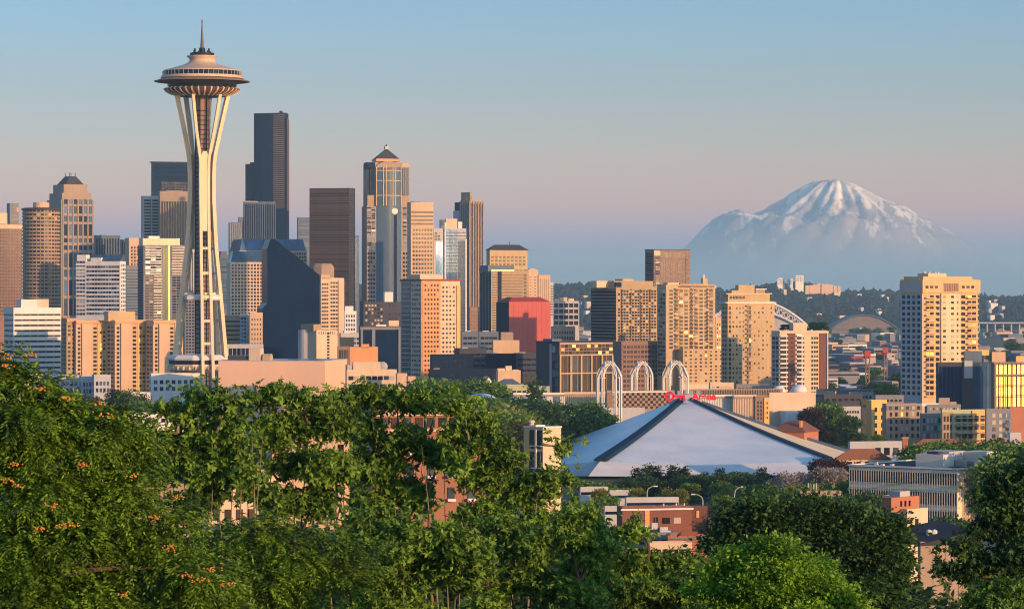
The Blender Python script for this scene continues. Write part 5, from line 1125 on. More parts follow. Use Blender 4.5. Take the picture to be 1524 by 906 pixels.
B.fbox('L', 784, 807, 640, 668, .02, 0, 'dark', 'loggia'); B.fbox('L', 784, 807, 672, 700, .02, 0, 'dark', 'loggia'); B.fbox('L', 783.5, 788, 638, 760, .15, 0, 'gold', 'ochre_pier'); B.grid('L', 789, 806, 641, 668, 2, 1, .86, .96, 'gg'); B.grid('L', 789, 806, 673, 700, 2, 1, .86, .96, 'gg'); B.grid('L', 789, 806, 706, 735, 2, 1, .86, .96, 'gg'); B.fbox('L', 797, 799, 640, 760, .25, 0, 'white', 'white_post'); 
for y_ in (663, 696, 730): B.fbox('L', 789, 807, y_, y_+1.5, .35, 0, 'white', 'balcony_rail')
t = B.newpart('roof_edge', 'white'); t.box(-.15, B.W+.1, -.15, B.D+.1, Z(637), Z(635)); 
t = B.newpart('roof_turret', 'peach2'); t.lathe([(.45,Z(635)),(.45,Z(630)),(.6,Z(629.5)),(.5,Z(626))], 10, c=(.8,B.D*.75,0)); B.top('skylight', 806, 820, 632.5, 635, 'white', .3, .5); B.done()
B = Bld('apartment_house', 'orange brick apartment house with white balconies behind the airy middle trees', 'apartment building', 548, 556, 724, 617, 480, 12, mat('brown orange brick', (.33,.15,.095)), z0=6)
t = B.newpart('roof_edge', 'peach2'); t.box(-.4, B.W+.4, -.4, .3, B.Z(619), B.Z(614)); t = B.newpart('cornice', 'peach2'); t.box(-.2, B.W+.2, -.3, 0, B.Z(643), B.Z(639)); B.fbox('R', 556, 724, 643, 640, .01)
B.grid('R', 562, 720, 621, 637, 9, 1, .55, .9, 'gg'); B.grid('R', 566, 716, 655, 677, 5, 1, .28, .9, 'gg'); B.grid('R', 566, 716, 690, 712, 5, 1, .28, .9, 'gg'); B.grid('R', 566, 716, 725, 748, 5, 1, .28, .9, 'gg'); 
for j in range(3):
    for i in range(5): t = B.newpart('balcony', 'white'); x_ = 581+30*i; t.box(B.U(x_-6), B.U(x_+6), -1.0, 0, B.Z(677+35*j), B.Z(673+35*j))
B.done('roof')
B = Bld('apartment_house', 'beige apartment block with white trim seen through the trees left of the brick house', 'apartment building', 300, 310, 420, 712, 330, 14, 'peach2', z0=gz(330)-1); B.grid('R', 314, 416, 722, 742, 6, 1, .45, .8, 'gg'); B.grid('R', 314, 416, 756, 776, 6, 1, .45, .8, 'gg'); B.done('roof')
B = Bld('apartment_house', 'pinkish concrete apartment house behind the gap beside the feathery tree', 'apartment building', 172, 182, 300, 668, 450, 12, 'pinkst', z0=gz(450)-1); B.grid('R', 186, 296, 678, 694, 8, 1, .5, .7, 'p'); B.grid('R', 186, 296, 704, 720, 8, 1, .5, .7, 'gg'); B.grid('R', 186, 296, 732, 748, 8, 1, .5, .7, 'gg'); B.done('roofw')
B = Bld('low_building', 'low white building with a flat roof beside the left trees', 'building', 186, 189, 262, 618, 900, 12, 'white'); B.grid('R', 192, 260, 622, 630, 6, 1, .4, .7, 'd'); B.done('roofw')
B = Bld('low_building', 'white house with a shallow roof behind the tips of the airy trees', 'building', 210, 214, 330, 634, 760, 12, 'white'); B.grid('R', 218, 326, 642, 652, 9, 1, .4, .7, 'd'); B.done('roofw')
B = Bld('apartment_house', 'peach apartment house hidden low in the middle trees', 'apartment building', 395, 405, 520, 650, 520, 14, 'peach', z0=6); B.grid('R', 410, 516, 660, 680, 6, 1, .4, .7, 'p'); B.grid('R', 410, 516, 695, 715, 6, 1, .4, .7, 'p'); B.grid('R', 410, 516, 730, 750, 6, 1, .4, .7, 'p'); B.done('roof')
B = Bld('brick_house', 'small red house with a brown gabled roof and chimney beyond the arena', 'house', 1150, 1197, 1218, 642, 1080, 62, 'obrick')
t = B.newpart('roof', 'rooft'); hip(t, -.6, B.W+.6, -.6, B.D+.6, B.Z(643), B.Z(627.5), 4.2); t = B.newpart('chimney', 'orange'); t.box(1.2, 2.0, 1.5, 2.3, B.Z(640), B.Z(626)); B.done()
for lab, x0, xc, x1, ye, yr, Y, wl in (('brown roofed house with pale walls left of the long tiled roof', 1240, 1243, 1325, 684, 668, 900, 'peach2'), ('long brown tiled roof house right of the brick chimney', 1350, 1353, 1440, 668, 653, 980, 'peach2')):
    B = Bld('house', lab, 'house', x0, xc, x1, ye, Y, 12, wl); t = B.newpart('roof', 'rooft'); hip(t, -.5, B.W+.5, -.5, B.D*.6, B.Z(ye), B.Z(yr), 5); B.grid('R', xc+3, x1-3, ye+2, ye+8, 6, 1, .4, .6, 'd'); B.done()
B = Bld('house', 'white walled flat roofed house between the arena edge and the brick chimney', 'house', 1262, 1265, 1343, 660, 960, 12, 'pale'); B.grid('R', 1300, 1340, 664, 680, 3, 1, .5, .6, 'd'); B.done('roofw')
t = empty('chimney_stack', P(1347, 437, 940)-Vector((0,0,ZC))); tag(t, 'square orange brick chimney stack beside the long tiled roof', 'chimney'); b = MB(); b.box(-.8,.8,-.8,.8,0,ZP(652,940)); b.build('stack', W['obrick'], t); b = MB(); b.box(-1,1,-1,1,ZP(652,940),ZP(650,940)); b.build('cap', W['tan'], t)
B = Bld('old_building', 'tiny pinkish roof with four thin chimney pipes above the dark trees', 'building', 1188, 1191, 1252, 735, 640, 10, 'pinkst', z0=3); B.top('roof_box', 1206, 1222, 729, 735, 'brick', .1, .5)
for i in range(4): t = B.newpart('chimney', 'pale'); t.tube([(B.U(1206+i*4), 1.5, B.Z(731)), (B.U(1206+i*4), 1.5, B.Z(719))], .14, 5)
B.done('roofw')
B = Bld('low_building', 'dark flat roof crowded with pale vents in front of the red brick building', 'building', 900, 903, 1008, 798, 560, 10, 'grey', z0=3, D=13)
for i in range(16):
    t = B.newpart('roof_vent', r_.choice(['white','pale','steel','roofd']) if False else ['white','pale','steel','pale'][i % 4]); u_ = B.W*(.06+.88*((i*7) % 16)/16); v_ = 1+((i*5) % 11); h_ = .5+.35*(i % 3); t.box(u_, u_+.5+.3*(i % 4), v_, v_+.9, B.H-B.z0+.25, B.H-B.z0+.25+h_)
B.grid('R', 906, 1004, 802, 812, 9, 1, .5, .6, 'k'); B.done('roofd')
# ---------------- street lamps ----------------
def lamp(lab, px, yt, yb, Y, side):
    k = Y/F; h = (yb-yt)*k+2; t = empty('street_lamp', P(px, yb, Y)-Vector((0,0,2))); tag(t, lab, 'street lamp')
    b = MB(); b.tube([(0,0,0),(0,0,h*.72),(side*.25,0,h*.88),(side*1.0,0,h*.97),(side*2.0,0,h)], [.17,.14,.12,.1,.08], 6); b.build('pole', W['pale'], t)
    b = MB(); b.box(side*1.7-.1,side*2.7,-.2,.2,h-.15,h+.12); b.build('lamp_head', W['white'], t)
lamp('curved street lamp leaning right before the arena trees', 963, 723, 745, 800, 1); lamp('street lamp with its arm to the left above the brick annexe', 1046, 735, 757, 740, -1); lamp('thin pale pole lamp beside the dark round trees', 1093, 724, 754, 760, 1)
# ---------------- stadiums ----------------
t = empty('stadium', P(1135, 437, 3900)-Vector((0,0,ZC+3))); tag(t, 'white arched stadium roof truss seen between the tan towers', 'stadium'); k = 3900/F
def arcpts(px0, px1, yb, yt_, Y, n=22): 
    return [((px0+(px1-px0)*i/n-1135)*k, ZP(yb+(yt_-yb)*math.sin(math.pi*i/n)**.8 if 0 < i < n else yb, Y)+3) for i in range(n+1)]
up = arcpts(1036, 1214, 500, 448, 3900); lo = arcpts(1042, 1206, 502, 463, 3900)
for dy in (0, 26):
    for nm, pts, r_ in (('arch_chord', up, 1.7), ('arch_chord', lo, 1.2)): b = MB(); b.tube([(x, dy, z) for x, z in pts], r_, 5); b.build(nm, W['white'], t)
    b = MB()
    for i in range(22): b.tube([(up[i][0],dy,up[i][1]),(lo[i+1][0],dy,lo[i+1][1])], .5, 4); b.tube([(lo[i][0],dy,lo[i][1]),(up[i+1][0],dy,up[i+1][1])], .5, 4)
    b.build('truss_web', W['white'], t)
b = MB(); b.prism([((1044-1135)*k,0)]+[(x,z-4) for x, z in lo]+[((1204-1135)*k,0)], 2, 24); b.build('stand', W['pale'], t)
t = empty('stadium', P(1286, 437, 4500)-Vector((0,0,ZC+3))); tag(t, 'wide brown arched stadium roof in the hazy distance', 'stadium'); k = 4500/F
pp = [((1236+100*i/16-1286)*k, ZP(490-21*math.sin(math.pi*i/16)**.8, 4500)+3) for i in range(17)]
b = MB(); b.prism(pp, 0, 90); b.build('roof', mat('weathered grey brown roof', (.20,.17,.16)), t); b = MB(); b.prism([((1238-1286)*k,0),((1238-1286)*k,pp[0][1]-.1),((1334-1286)*k,pp[0][1]-.1),((1334-1286)*k,0)], 3, 88); b.build('wall', W['grey'], t)
b = MB(); b.tube([(x, -1, z) for x, z in pp], 1.2, 5); b.build('roof_rim', W['bluegrey'], t)
# cranes
def crane(lab, px, yb, yt, x0, x1, Y, m, group=None):
    k = Y/F; h = (yb-yt)*k; t = empty('crane', P(px, yb, Y)); tag(t, lab, 'crane', group); 
    b = MB(); s = .9
    for (a, c) in ((-s,-s),(s,-s),(s,s),(-s,s)): b.tube([(a,c,0),(a,c,h)], .28, 4)
    for i in range(int(h/3)): b.tube([(-s,-s,i*3),(s,-s,i*3+3)], .18, 3); b.tube([(s,s,i*3),(-s,s,i*3+3)], .18, 3)
    b.build('mast', W['brown'], t); b = MB(); b.box((x0-px)*k, (x1-px)*k, -.5, .5, h-.7, h+.3); b.build('jib', m, t); b = MB(); b.box(-1.5,1.5,-1.5,1.5,h,h+3.2); b.build('cab', m, t); b = MB(); b.box((x1-px)*k-3,(x1-px)*k,-1.2,1.2,h-3,h-.2); b.build('counterweight', W['pale'], t)
rc = mat('red painted steel', (.50,.07,.05), .6)
crane('red tower crane over the low industrial roofs', 1291, 592, 531, 1267, 1303, 1620, rc); crane('second smaller red crane jib right of the taller red crane', 1318, 585, 525, 1307, 1327, 1900, rc)
for i, x_ in enumerate((1301, 1309, 1317, 1325)):
    k = 5000/F; t = empty('harbour_crane', P(x_, 512, 5000)); tag(t, 'tiny pale harbour crane leaning in the haze', 'crane', 'pale harbour cranes in the haze')
    b = MB(); b.tube([(0,0,0),(-4,0,16)], .8, 4); b.build('boom', W['pale'], t); b = MB(); b.box(-3,3,-3,3,0,6); b.build('base', W['grey'], t)
# overpass at right
t = empty('overpass', P(1490, 480, 4200)-Vector((0,0,0))); tag(t, 'thin pale elevated road crossing the hazy flats at the right', 'bridge'); k = 4200/F
b = MB(); b.box(-50*k, 60*k, -6, 6, -1.2, .6); b.build('deck', W['pale'], t)
for i in range(9): b = MB(); b.box((-45+i*12)*k-.8, (-45+i*12)*k+.8, -3, 3, -22, -1.2); b.build('pier', W['pale'], t)
# hill landmarks
for lab, x0, x1, yt, yb, Y in (('small white hospital block on the hill crest', 1156, 1168, 414, 430, 6900), ('slender pale tower between the white blocks on the hill', 1172, 1180, 415, 430, 6910), ('tallest white block on the hill crest', 1183, 1196, 410, 430, 6880)):
    B = Bld('hill_building', lab, 'building', x0, x0+1, x1, yt, Y, 15, 'white', z0=0); B.grid('R', x0+2, x1-1, yt+1, yt+9, 4, 3, .5, .4, 'gg'); B.done('roof')
r_ = random.Random(5)
for i in range(9):
    x_ = 1198+i*6; B = Bld('hill_house', 'small pinkish house in the row on the hill crest', 'house', x_, x_+.6, x_+5+r_.random()*2, 421+abs(i-3)*.9+r_.random()*2, 6900+i*8, 20, 'peach', z0=20, group='pinkish houses on the hill crest'); B.done('roof')
for i in range(34):
    x_ = r_.choice([r_.uniform(860,900), r_.uniform(1165,1340), r_.uniform(1190,1330), r_.uniform(1455,1520)]); Y = r_.uniform(5600, 6900); zb = hillz(x_, Y)-2; yb = HY+(ZC-zb)*F/Y; w_ = r_.uniform(3, 9)
    B = Bld('hill_house', 'tiny pale house among the trees of the hazy hillside', 'house', x_, x_+.5, x_+w_, yb-r_.uniform(8,12)*F/Y-2, Y, 20, r_.choice(['white','pale','peach2']), z0=zb, D=12, group='tiny houses on the hazy hillside'); B.done('roofw', 0)
# industrial flats: low roofs beyond the towers
flat = {'white':'white walled low industrial roof on the hazy flats','pale':'pale grey low industrial roof on the hazy flats','grey':'dark grey low industrial roof on the hazy flats','peach':'peach low industrial block on the hazy flats','brown':'brown low industrial block on the hazy flats','bluegrey':'blue grey low industrial block on the hazy flats'}
for i in range(190):
    z_ = r_.random(); x_ = r_.choice([r_.uniform(1205,1345)]*3+[r_.uniform(1450,1535)]*2+[r_.uniform(815,880)])
    Y = 1450*(4800/1450)**r_.random(); w_ = r_.uniform(12, 42)*F/Y*.5; hgt = r_.uniform(4, 11)
    wl = r_.choice(['white','pale','grey','grey','grey','grey','brown','bluegrey','bluegrey','peach','grey'])
    if 1335 < x_+w_ < 1460 and x_ < 1455: w_ = min(w_, 10)
    B = Bld('industrial_building', flat[wl], 'industrial building', x_-2, x_, x_+w_, HY+(ZC-hgt)*F/Y, Y, r_.uniform(8,30), wl, D=r_.uniform(12,40), group=wl+' industrial roofs on the flats')
    if Y < 3000: B.bands('R', x_+1, x_+w_-1, HY+(ZC-hgt)*F/Y+2, HY+(ZC-hgt)*F/Y+6, 1, .6, 'navy')
    B.done(r_.choice(['roof','roof','roofd','roofw','roofd']), 0)
# ---------------- street level bits: road and parked cars ----------------
b = MB(); b.box(-6, 60, 585, 592, gz(588)+.05, gz(588)+.15)
rd = MB()
for (x0, x1, y0, y1) in ((-20,70,588,600),(-20,70,398,406)):
    zz0, zz1 = gz(y0)+.12, gz(y1)+.12; rd.v += [(x0,y0,zz0+.3),(x1,y0,zz0+.3),(x1,y1,zz1+.35),(x0,y1,zz1+.35)]; n = len(rd.v)-4; rd.f.append((n,n+1,n+2,n+3)); rd.m.append(0)
tag(rd.build('road', mat('asphalt', (.05,.05,.052), .9)), 'dark asphalt street below the brick building', kind='structure')
def car(lab, p, rz, col, group):
    t = empty('parked_car', p, rz); tag(t, lab, 'car', group); m = mat('car paint', col, .3, .6, 0, 0)
    b = MB(); pr = [(-2.2,.35),(-2.25,.8),(-1.5,.95),(1.2,.95),(2.1,.85),(2.2,.35)]; b.prism(pr, -.88, .88); b.build('body', m, t)
    b = MB(); b.frustum((-1.7,.9,-.82,.82,.95),(-1.2,.35,-.68,.68,1.45)); b.build('cabin', G['navy'], t); b = MB(); b.box(-1.15,.3,-.66,.66,1.45,1.5); b.build('roof', m, t)
    for x_ in (-1.4, 1.4):
        for y_ in (-.9, .9):
            b = MB(); b.lathe([(.33,-.1),(.33,.1)], 12)
            b.v = [(x, z, y) for x, y, z in b.v]; b.build('wheel', W['black'], t, (x_, y_*.93, .33))
cc = [((.7,.7,.7),'white'),((.05,.06,.08),'black'),((.25,.3,.38),'blue grey'),((.6,.62,.66),'silver'),((.2,.03,.03),'dark red'),((.3,.32,.34),'grey')]
for i in range(9):
    Y = 592 if i < 6 else 402; px_ = 925+i*13 if i < 6 else (1345, 900, 660)[i-6]; c = cc[i % 6]
    nm_ = ['parked by the orange brick gable','between the gable and the shop roof','beside the low shop building','near the middle of the car park','at the left end of the car park row','at the right end of the car park row','below the concrete wall at the lower right','glimpsed through the bottom centre shrubs','glimpsed through the lowest branches'][i]
    car(c[1]+' car '+nm_, ((px_-CX)*Y/F, Y, gz(Y)+.45), R(90 if i < 6 else 8), c[0], 'parked cars')
# ---------------- trees ----------------
BOUGH = [9, 1.0]
def limb_pts(a, b, bend, rng, n=6):
    a, b = np.array(a, float), np.array(b, float); m = (a+b)/2+rng.normal(size=3)*bend*np.linalg.norm(b-a); m[2] += .12*np.linalg.norm(b-a)
    ts = np.linspace(0, 1, n)[:, None]; return [(tuple(p)) for p in (1-ts)**2*a+2*ts*(1-ts)*m+ts**2*b]
def crownleaves(blobs, n, L, rng, clump=.35, percl=26, shell=.5, droop=0.0, style='leaf'):
    vol = np.array([b[3]*b[4]*b[5] for b in blobs])**.66; vol /= vol.sum()
    C = []; NN = []; TT = []; cl = []
    ncl = max(1, n//percl)
    for b, v in zip(blobs, vol):
        m = max(3, int(ncl*v)); d = unit(rng.normal(size=(m, 3))); r = rng.random((m, 1))**shell
        if BOUGH[0] and m > 30:      # leaves gathered on separate boughs
            nb = max(6, int(BOUGH[0])); bd = unit(rng.normal(size=(nb, 3))); bc = bd*(rng.uniform(.35, .95, (nb, 1))); br = rng.uniform(.22, .46, (nb, 1))*BOUGH[1]; bt = rng.normal(size=nb)*.30
            w3 = (br[:, 0]**2); i_ = rng.choice(nb, m, p=w3/w3.sum()); q = d*r*br[i_]; q[:, 2] *= .55
            c = np.array(b[:3])+(bc[i_]+q)*np.array(b[3:6]); cl.append(c); TT.append(np.clip(.5+bt[i_]+.12*rng.normal(size=m), 0, 1)); NN.append(unit(d+bd[i_]*.5)); continue
        c = np.array(b[:3])+d*r*np.array(b[3:6]); cl.append(c); TT.append(np.clip(.5+.28*rng.normal(size=m), 0, 1)); NN.append(d)
    c = np.concatenate(cl); t = np.concatenate(TT); nn = np.concatenate(NN)
    return c, t, nn
def make_crown(name, blobs, n, L, m, rng, clump=.35, percl=26, shell=.5, style='leaf'):
    c, t, nn = crownleaves(blobs, n, L, rng, clump, percl, shell)
    k = len(c); cs = clump*rng.uniform(.6, 1.4, k)
    if style == 'leaf':
        idx = np.repeat(np.arange(k), percl); d = rng.normal(size=(len(idx), 3)); d[:, 2] *= .6
        P0 = c[idx]+d*cs[idx][:, None]*.6
        D = unit(d*.6+nn[idx]*.5+rng.normal(size=d.shape)*.6+np.array([0,0,-.25])); Ls = L*rng.uniform(.55, 1.6, len(idx))
        V = leafquads(P0, D, Ls, Ls*.32, rng); tint = np.clip(t[idx]*.75+rng.random(len(idx))*.35+.12*(d[:, 2] > 0)-.05, 0, 1)
    elif style == 'star':    # whorls of leaflets radiating from one point, drooping
        per = max(1, percl//7); idx = np.repeat(np.arange(k), per); d = rng.normal(size=(len(idx), 3)); d[:, 2] *= .6; W0 = c[idx]+d*cs[idx][:, None]*.7
        j = np.repeat(np.arange(len(idx)), 7); a = rng.random(len(idx))[j]*6.28+np.tile(np.arange(7), len(idx))*.9
        ax = unit(nn[idx]*.7+rng.normal(size=d.shape)*.5+np.array([0,-.3,.4]))[j]; u = unit(np.cross(ax, rng.normal(size=(1,3))+.01)); v = np.cross(ax, u)
        D = unit(u*np.cos(a)[:, None]+v*np.sin(a)[:, None]+ax*.25+np.array([0,0,-.35])); Ls = L*rng.uniform(.75, 1.5, len(idx))[j]*rng.uniform(.8, 1.15, len(j))
        V = leafquads(W0[j], D, Ls, Ls*.24, rng); tint = np.clip(t[idx][j]*.75+rng.random(len(j))*.3+.08, 0, 1)
    else:                    # fronds: pinnate leaves
        per = max(1, percl//13); idx = np.repeat(np.arange(k), per); d = rng.normal(size=(len(idx), 3)); d[:, 2] *= .5; W0 = c[idx]+d*cs[idx][:, None]*.6
        ax = unit(nn[idx]*.8+d*.6+np.array([.25,-.2,.15])); fl = L*3.6*rng.uniform(.7, 1.3, len(idx)); j = np.repeat(np.arange(len(idx)), 13); q = np.tile(np.arange(13), len(idx))
        tt = ((q//2)+.5)/6.5; sg = np.where(q % 2 == 0, 1, -1)[:, None]; sg[q == 12] = 0; side = unit(np.cross(ax, np.array([0,0,1.])+rng.normal(size=ax.shape)*.3))[j]
        P0 = W0[j]+ax[j]*(tt*fl[j])[:, None]+np.array([0,0,-1.])*(tt**2*fl[j]*.55)[:, None]; D = unit(ax[j]*.7+side*sg*.9+np.array([0,0,-.25])*(1+tt)[:, None]); Ls = L*(1.1-.5*abs(tt-.4))
        V = leafquads(P0, D, Ls, Ls*.19, rng); tint = np.clip(t[idx][j]*.8+rng.random(len(idx))[j]*.25, 0, 1)
    return npmesh(name, V, 4, m, tint), c
def tree(name, label, Y, base_px, blobs_px, n, L, leaf, seed, bark='wood', stems=1, clump=.35, percl=26, shell=.5, style='leaf', dep=1.0, trunk_r=.22, group=None, shrink=1.0):
    """blobs_px: (px, py, rx_px, ry_px[, depth offset m])"""
    rng = np.random.default_rng(seed); k = Y/F; bx = (base_px-CX)*k; bz = gz(Y)-.3
    t = empty(name, (bx, Y, bz)); tag(t, label, 'tree', group)
    bl = []
    for q in blobs_px:
        off = q[4] if len(q) > 4 else rng.uniform(-.5, .5)*q[2]*k
        rx, rz = q[2]*k*shrink, q[3]*k*shrink; bl.append(((q[0]-CX)*k-bx, off, ZP(q[1], Y)-bz, rx, max(rx*.9, rz*.6)*dep, rz))
    me, c = make_crown('crown', bl, n, L, leaf, rng, clump, percl, shell, style); link('crown', me, t)
    b = MB(); zmin = min(q[2]-q[5] for q in bl); zmax = max(q[2] for q in bl)
    tips = []
    st = []
    for s in range(stems):
        off = 0 if stems == 1 else (s-(stems-1)/2)*.25; tx = 0 if stems == 1 else (s/(stems-1)-.5)*(max(q[0] for q in bl)-min(q[0] for q in bl))*1.0
        top = (tx+rng.normal()*.2, rng.normal()*.3, zmin+(zmax-zmin)*(.72 if stems > 1 else .6)); pts = limb_pts((off, rng.normal()*.1, 0), top, .04, rng, 8); r0 = trunk_r*(.5 if stems > 1 else 1)*rng.uniform(.7, 1.1)
        b.tube(pts, [r0*(1-.92*i/7) for i in range(8)], 7); st.append(pts)
    for q in bl:
        s = st[int(np.argmin([abs(p[-1][0]-q[0]) for p in st]))]; i = int(np.argmin([abs(p[2]-(q[2]-q[5]*1.1)) for p in s])); i = min(max(i, 2), 7)
        b.tube(limb_pts(s[i], q[:3], .12, rng), [trunk_r*.42, trunk_r*.34, trunk_r*.27, trunk_r*.2, trunk_r*.14, trunk_r*.08], 5)
        near = c[np.linalg.norm((c-np.array(q[:3]))/np.array(q[3:6]), axis=1) < 1.05]
        for p in near[rng.permutation(len(near))[:16]]: b.tube(limb_pts(q[:3], p, .1, rng, 4), [trunk_r*.13, trunk_r*.1, trunk_r*.07, trunk_r*.03], 4)
    b.build('trunk', W[bark], t, smooth=True)
    return t, bl, c
# big feathery tree on the left
lb = [(-30,560,60,46),(12,558,34,36),(45,585,40,30),(95,610,45,24),(150,628,45,26),(195,655,30,30),(20,620,70,40),(90,660,70,36),(160,690,60,30),(-10,680,70,60),(60,730,80,50),
      (140,745,60,40),(200,735,34,24),(30,800,90,60),(120,810,90,50),(200,800,60,44),(262,780,40,36),(60,880,110,60),(180,880,90,50),(280,850,60,44),(330,880,50,34),(20,870,60,60)]
BOUGH[:] = [8, .88]
T1, bl1, c1 = tree('feathery_tree', 'large feathery leaved tree with orange clusters filling the lower left corner', 70, -30, lb, 118000, .128, LM['fern'], 11, clump=.30, percl=39, shell=.42, style='frond', dep=.8, trunk_r=.30)
rr = np.random.default_rng(5); om = mat('orange berries', (.62,.26,.04), .5, .3, 0, 0); bi = MB()
spots = [(100,592),(150,600),(42,528),(12,532),(55,578),(10,545),(155,617),(197,708),(28,724),(12,716),(78,752),(108,781),(92,782),(58,788),(22,690),(262,740),(278,858),(315,846),(300,862),(252,815),(228,770),(340,870),(120,690),(182,884)]
for (px_, py_) in spots:
    b = MB(); k = 66.5/F
    for i in range(16):
        o = rr.normal(size=3)*np.array([.085,.05,.03]); b.lathe([(.001,-.016),(.018,-.008),(.02,.006),(.001,.018)], 6, c=tuple(o), cap=False)
    b.build('berry_cluster', om, T1, tuple(P(px_, py_, 66.5)-Vector(T1.location)))
# airy multi stemmed trees in the middle
BOUGH[:] = [7, .8]
tree('airy_tree', 'airy multi stemmed tree standing in front of the observation tower foot', 105, 330, [(225,648,32,26),(262,615,26,26),(300,595,22,24),(335,605,26,28),(250,665,45,30),(310,650,50,36),(280,700,60,36),(350,690,46,40),(235,700,34,26),(300,745,60,30),(340,640,30,30)],
     23000, .175, LM['mid'], 21, 'birch', 8, .38, 28, .55, 'star', .8, .16, shrink=.82)
tree('airy_tree', 'airy tree with two rounded tops before the blank peach hall', 108, 430, [(385,595,22,20),(412,582,24,16),(450,590,22,16),(480,598,24,18),(400,625,36,28),(450,635,40,30),(500,625,34,28),(420,680,50,34),(480,690,50,34),(400,730,46,34),(460,750,56,40),(520,700,40,34)],
     23000, .175, LM['mid'], 22, 'wood', 8, .38, 28, .5, 'star', .8, .16, shrink=.82)
tree('airy_tree', 'airy tree reaching up before the peach two storey block', 112, 580, [(520,600,20,18),(552,592,24,20),(590,598,26,20),(630,590,28,22),(660,592,26,20),(540,640,40,26),(600,650,46,24),(560,690,44,30),(610,730,46,34),(560,760,50,36),(650,680,36,34)],
     23000, .175, LM['mid'], 23, 'birch', 9, .38, 28, .5, 'star', .8, .14, shrink=.82)
tree('airy_tree', 'sparse tree with the peach wall block showing through its right side', 110, 720, [(690,600,34,26),(720,625,32,28),(690,650,40,30),(745,670,40,34),(700,700,50,34),(760,720,42,32),(800,745,36,40),(822,710,22,30),(835,665,14,14),(720,760,60,36),(790,790,50,30),(845,712,12,10)],
     21000, .165, LM['mid'], 24, 'birch', 8, .36, 28, .55, 'star', .8, .15, shrink=.85)
BOUGH[:] = [9, .9]
tree('low_tree', 'dense dark tree mass under the airy trees at the lower middle left', 88, 400, [(370,790,60,40),(440,810,60,40),(380,860,70,40),(460,870,70,40),(330,830,50,40),(520,830,50,44),(410,905,80,30)], 34000, .13, LM['fern'], 25, 'wood', 1, .34, 28, .45, 'frond', .8, .2)
tree('low_tree', 'yellow green tree mass with pale stems at the bottom middle', 92, 600, [(540,800,50,44),(600,800,50,40),(660,800,50,44),(560,860,60,44),(640,860,60,44),(700,840,50,44),(600,905,80,30)], 26000, .15, LM['mid'], 26, 'birch', 5, .36, 28, .5, 'star', .8, .14)
tree('low_tree', 'bushy green tree below the peach wall block', 95, 790, [(740,800,46,40),(790,830,50,40),(850,790,40,50),(870,772,24,24),(870,840,50,40),(760,880,70,40),(850,895,70,40),(890,812,24,30)], 28000, .14, LM['mid'], 27, 'wood', 3, .34, 28, .5, 'star', .8, .16)
tree('low_tree', 'olive green shrubby tree at the bottom centre below the orange brick gable', 98, 960, [(930,840,50,30),(980,850,50,30),(1030,845,44,30),(920,885,70,40),(1000,890,70,40),(1060,880,50,40),(960,915,90,30),(945,790,22,22),(905,800,20,18)], 40000, .13, LM['mid'], 28, 'wood', 3, .32, 28, .5, 'star', .8, .16)
tree('round_tree', 'bright green round crowned tree at the bottom right of centre', 78, 1180, [(1150,822,50,30),(1100,850,50,32),(1200,850,50,32),(1130,880,70,40),(1220,890,60,34),(1180,905,100,40),(1060,890,40,36),(1262,905,34,22),(1160,860,60,40)], 75000, .085, LM['bright'], 29, 'wood', 1, .26, 30, .32, 'leaf', .9, .25)
tree('dark_tree', 'big dark green tree crown in front of the beige building', 150, 1220, [(1125,768,40,26),(1085,795,34,28),(1170,775,46,30),(1215,768,44,26),(1262,772,44,30),(1296,795,36,30),(1322,822,34,34),(1330,852,16,22),(1200,810,80,44),(1270,850,70,50),(1110,820,50,36),(1300,885,38,32),(1240,900,80,34),(1150,805,60,40)], 85000, .21, LM['dark'], 30, 'wood', 1, .60, 30, .38, 'leaf', .8, .4)
tree('dark_tree', 'dark tree with drooping layered branches at the right edge', 85, 1500, [(1504,722,24,24),(1488,752,26,24),(1470,738,11,12),(1520,770,34,32),(1466,790,18,12),(1512,810,42,30),(1428,812,18,5),(1452,830,20,6),(1408,846,16,4),(1436,852,18,7),(1514,850,42,36),(1494,880,32,26),(1518,900,46,28),(1542,700,18,22),(1540,760,40,60)], 62000, .12, LM['dark'], 31, 'wood', 1, .28, 28, .42, 'star', .8, .22)
tree('low_tree', 'lighter green shrub under the layered dark tree in the bottom right corner', 74, 1480, [(1492,884,34,24),(1462,900,26,18),(1520,900,40,24),(1485,915,70,24)], 16000, .10, LM['mid'], 32, 'wood', 1, .26, 28, .42, 'star', .8, .14)
# middle distance trees: prototypes then copies
BOUGH[:] = [0, 0]
def proto(kind, blobs, n, L, leaf, seed, clump, h=10, tr=.3, bark='wood'):
    rng = np.random.default_rng(seed); t = empty(kind, (0,0,0)); me, c = make_crown('crown', blobs, n, L, leaf, rng, clump, 14, .4, 'leaf'); link('crown', me, t)
    b = MB(); b.tube(limb_pts((0,0,-2), (0,0,h*.75), .03, rng), [tr,tr*.85,tr*.7,tr*.5,tr*.3,tr*.12], 6)
    for q in blobs[:8]: b.tube(limb_pts((0,0,h*.35), q[:3], .08, rng, 4), [tr*.4,tr*.3,tr*.2,tr*.08], 4)
    b.build('trunk', W[bark], t); return t
def rblobs(seed, h, w, n, z0=.35):
    r = random.Random(seed); o = []
    for i in range(n):
        z = h*(z0+(1-z0)*r.random()*.85); ww = w*math.sqrt(max(.1, 1-((z/h-.6)/.5)**2)); a = r.random()*6.28; d = ww*.6*math.sqrt(r.random()); s = w*r.uniform(.35, .55); o.append((d*math.cos(a), d*math.sin(a), z, s, s, s*.8))
    return o
PT = {}
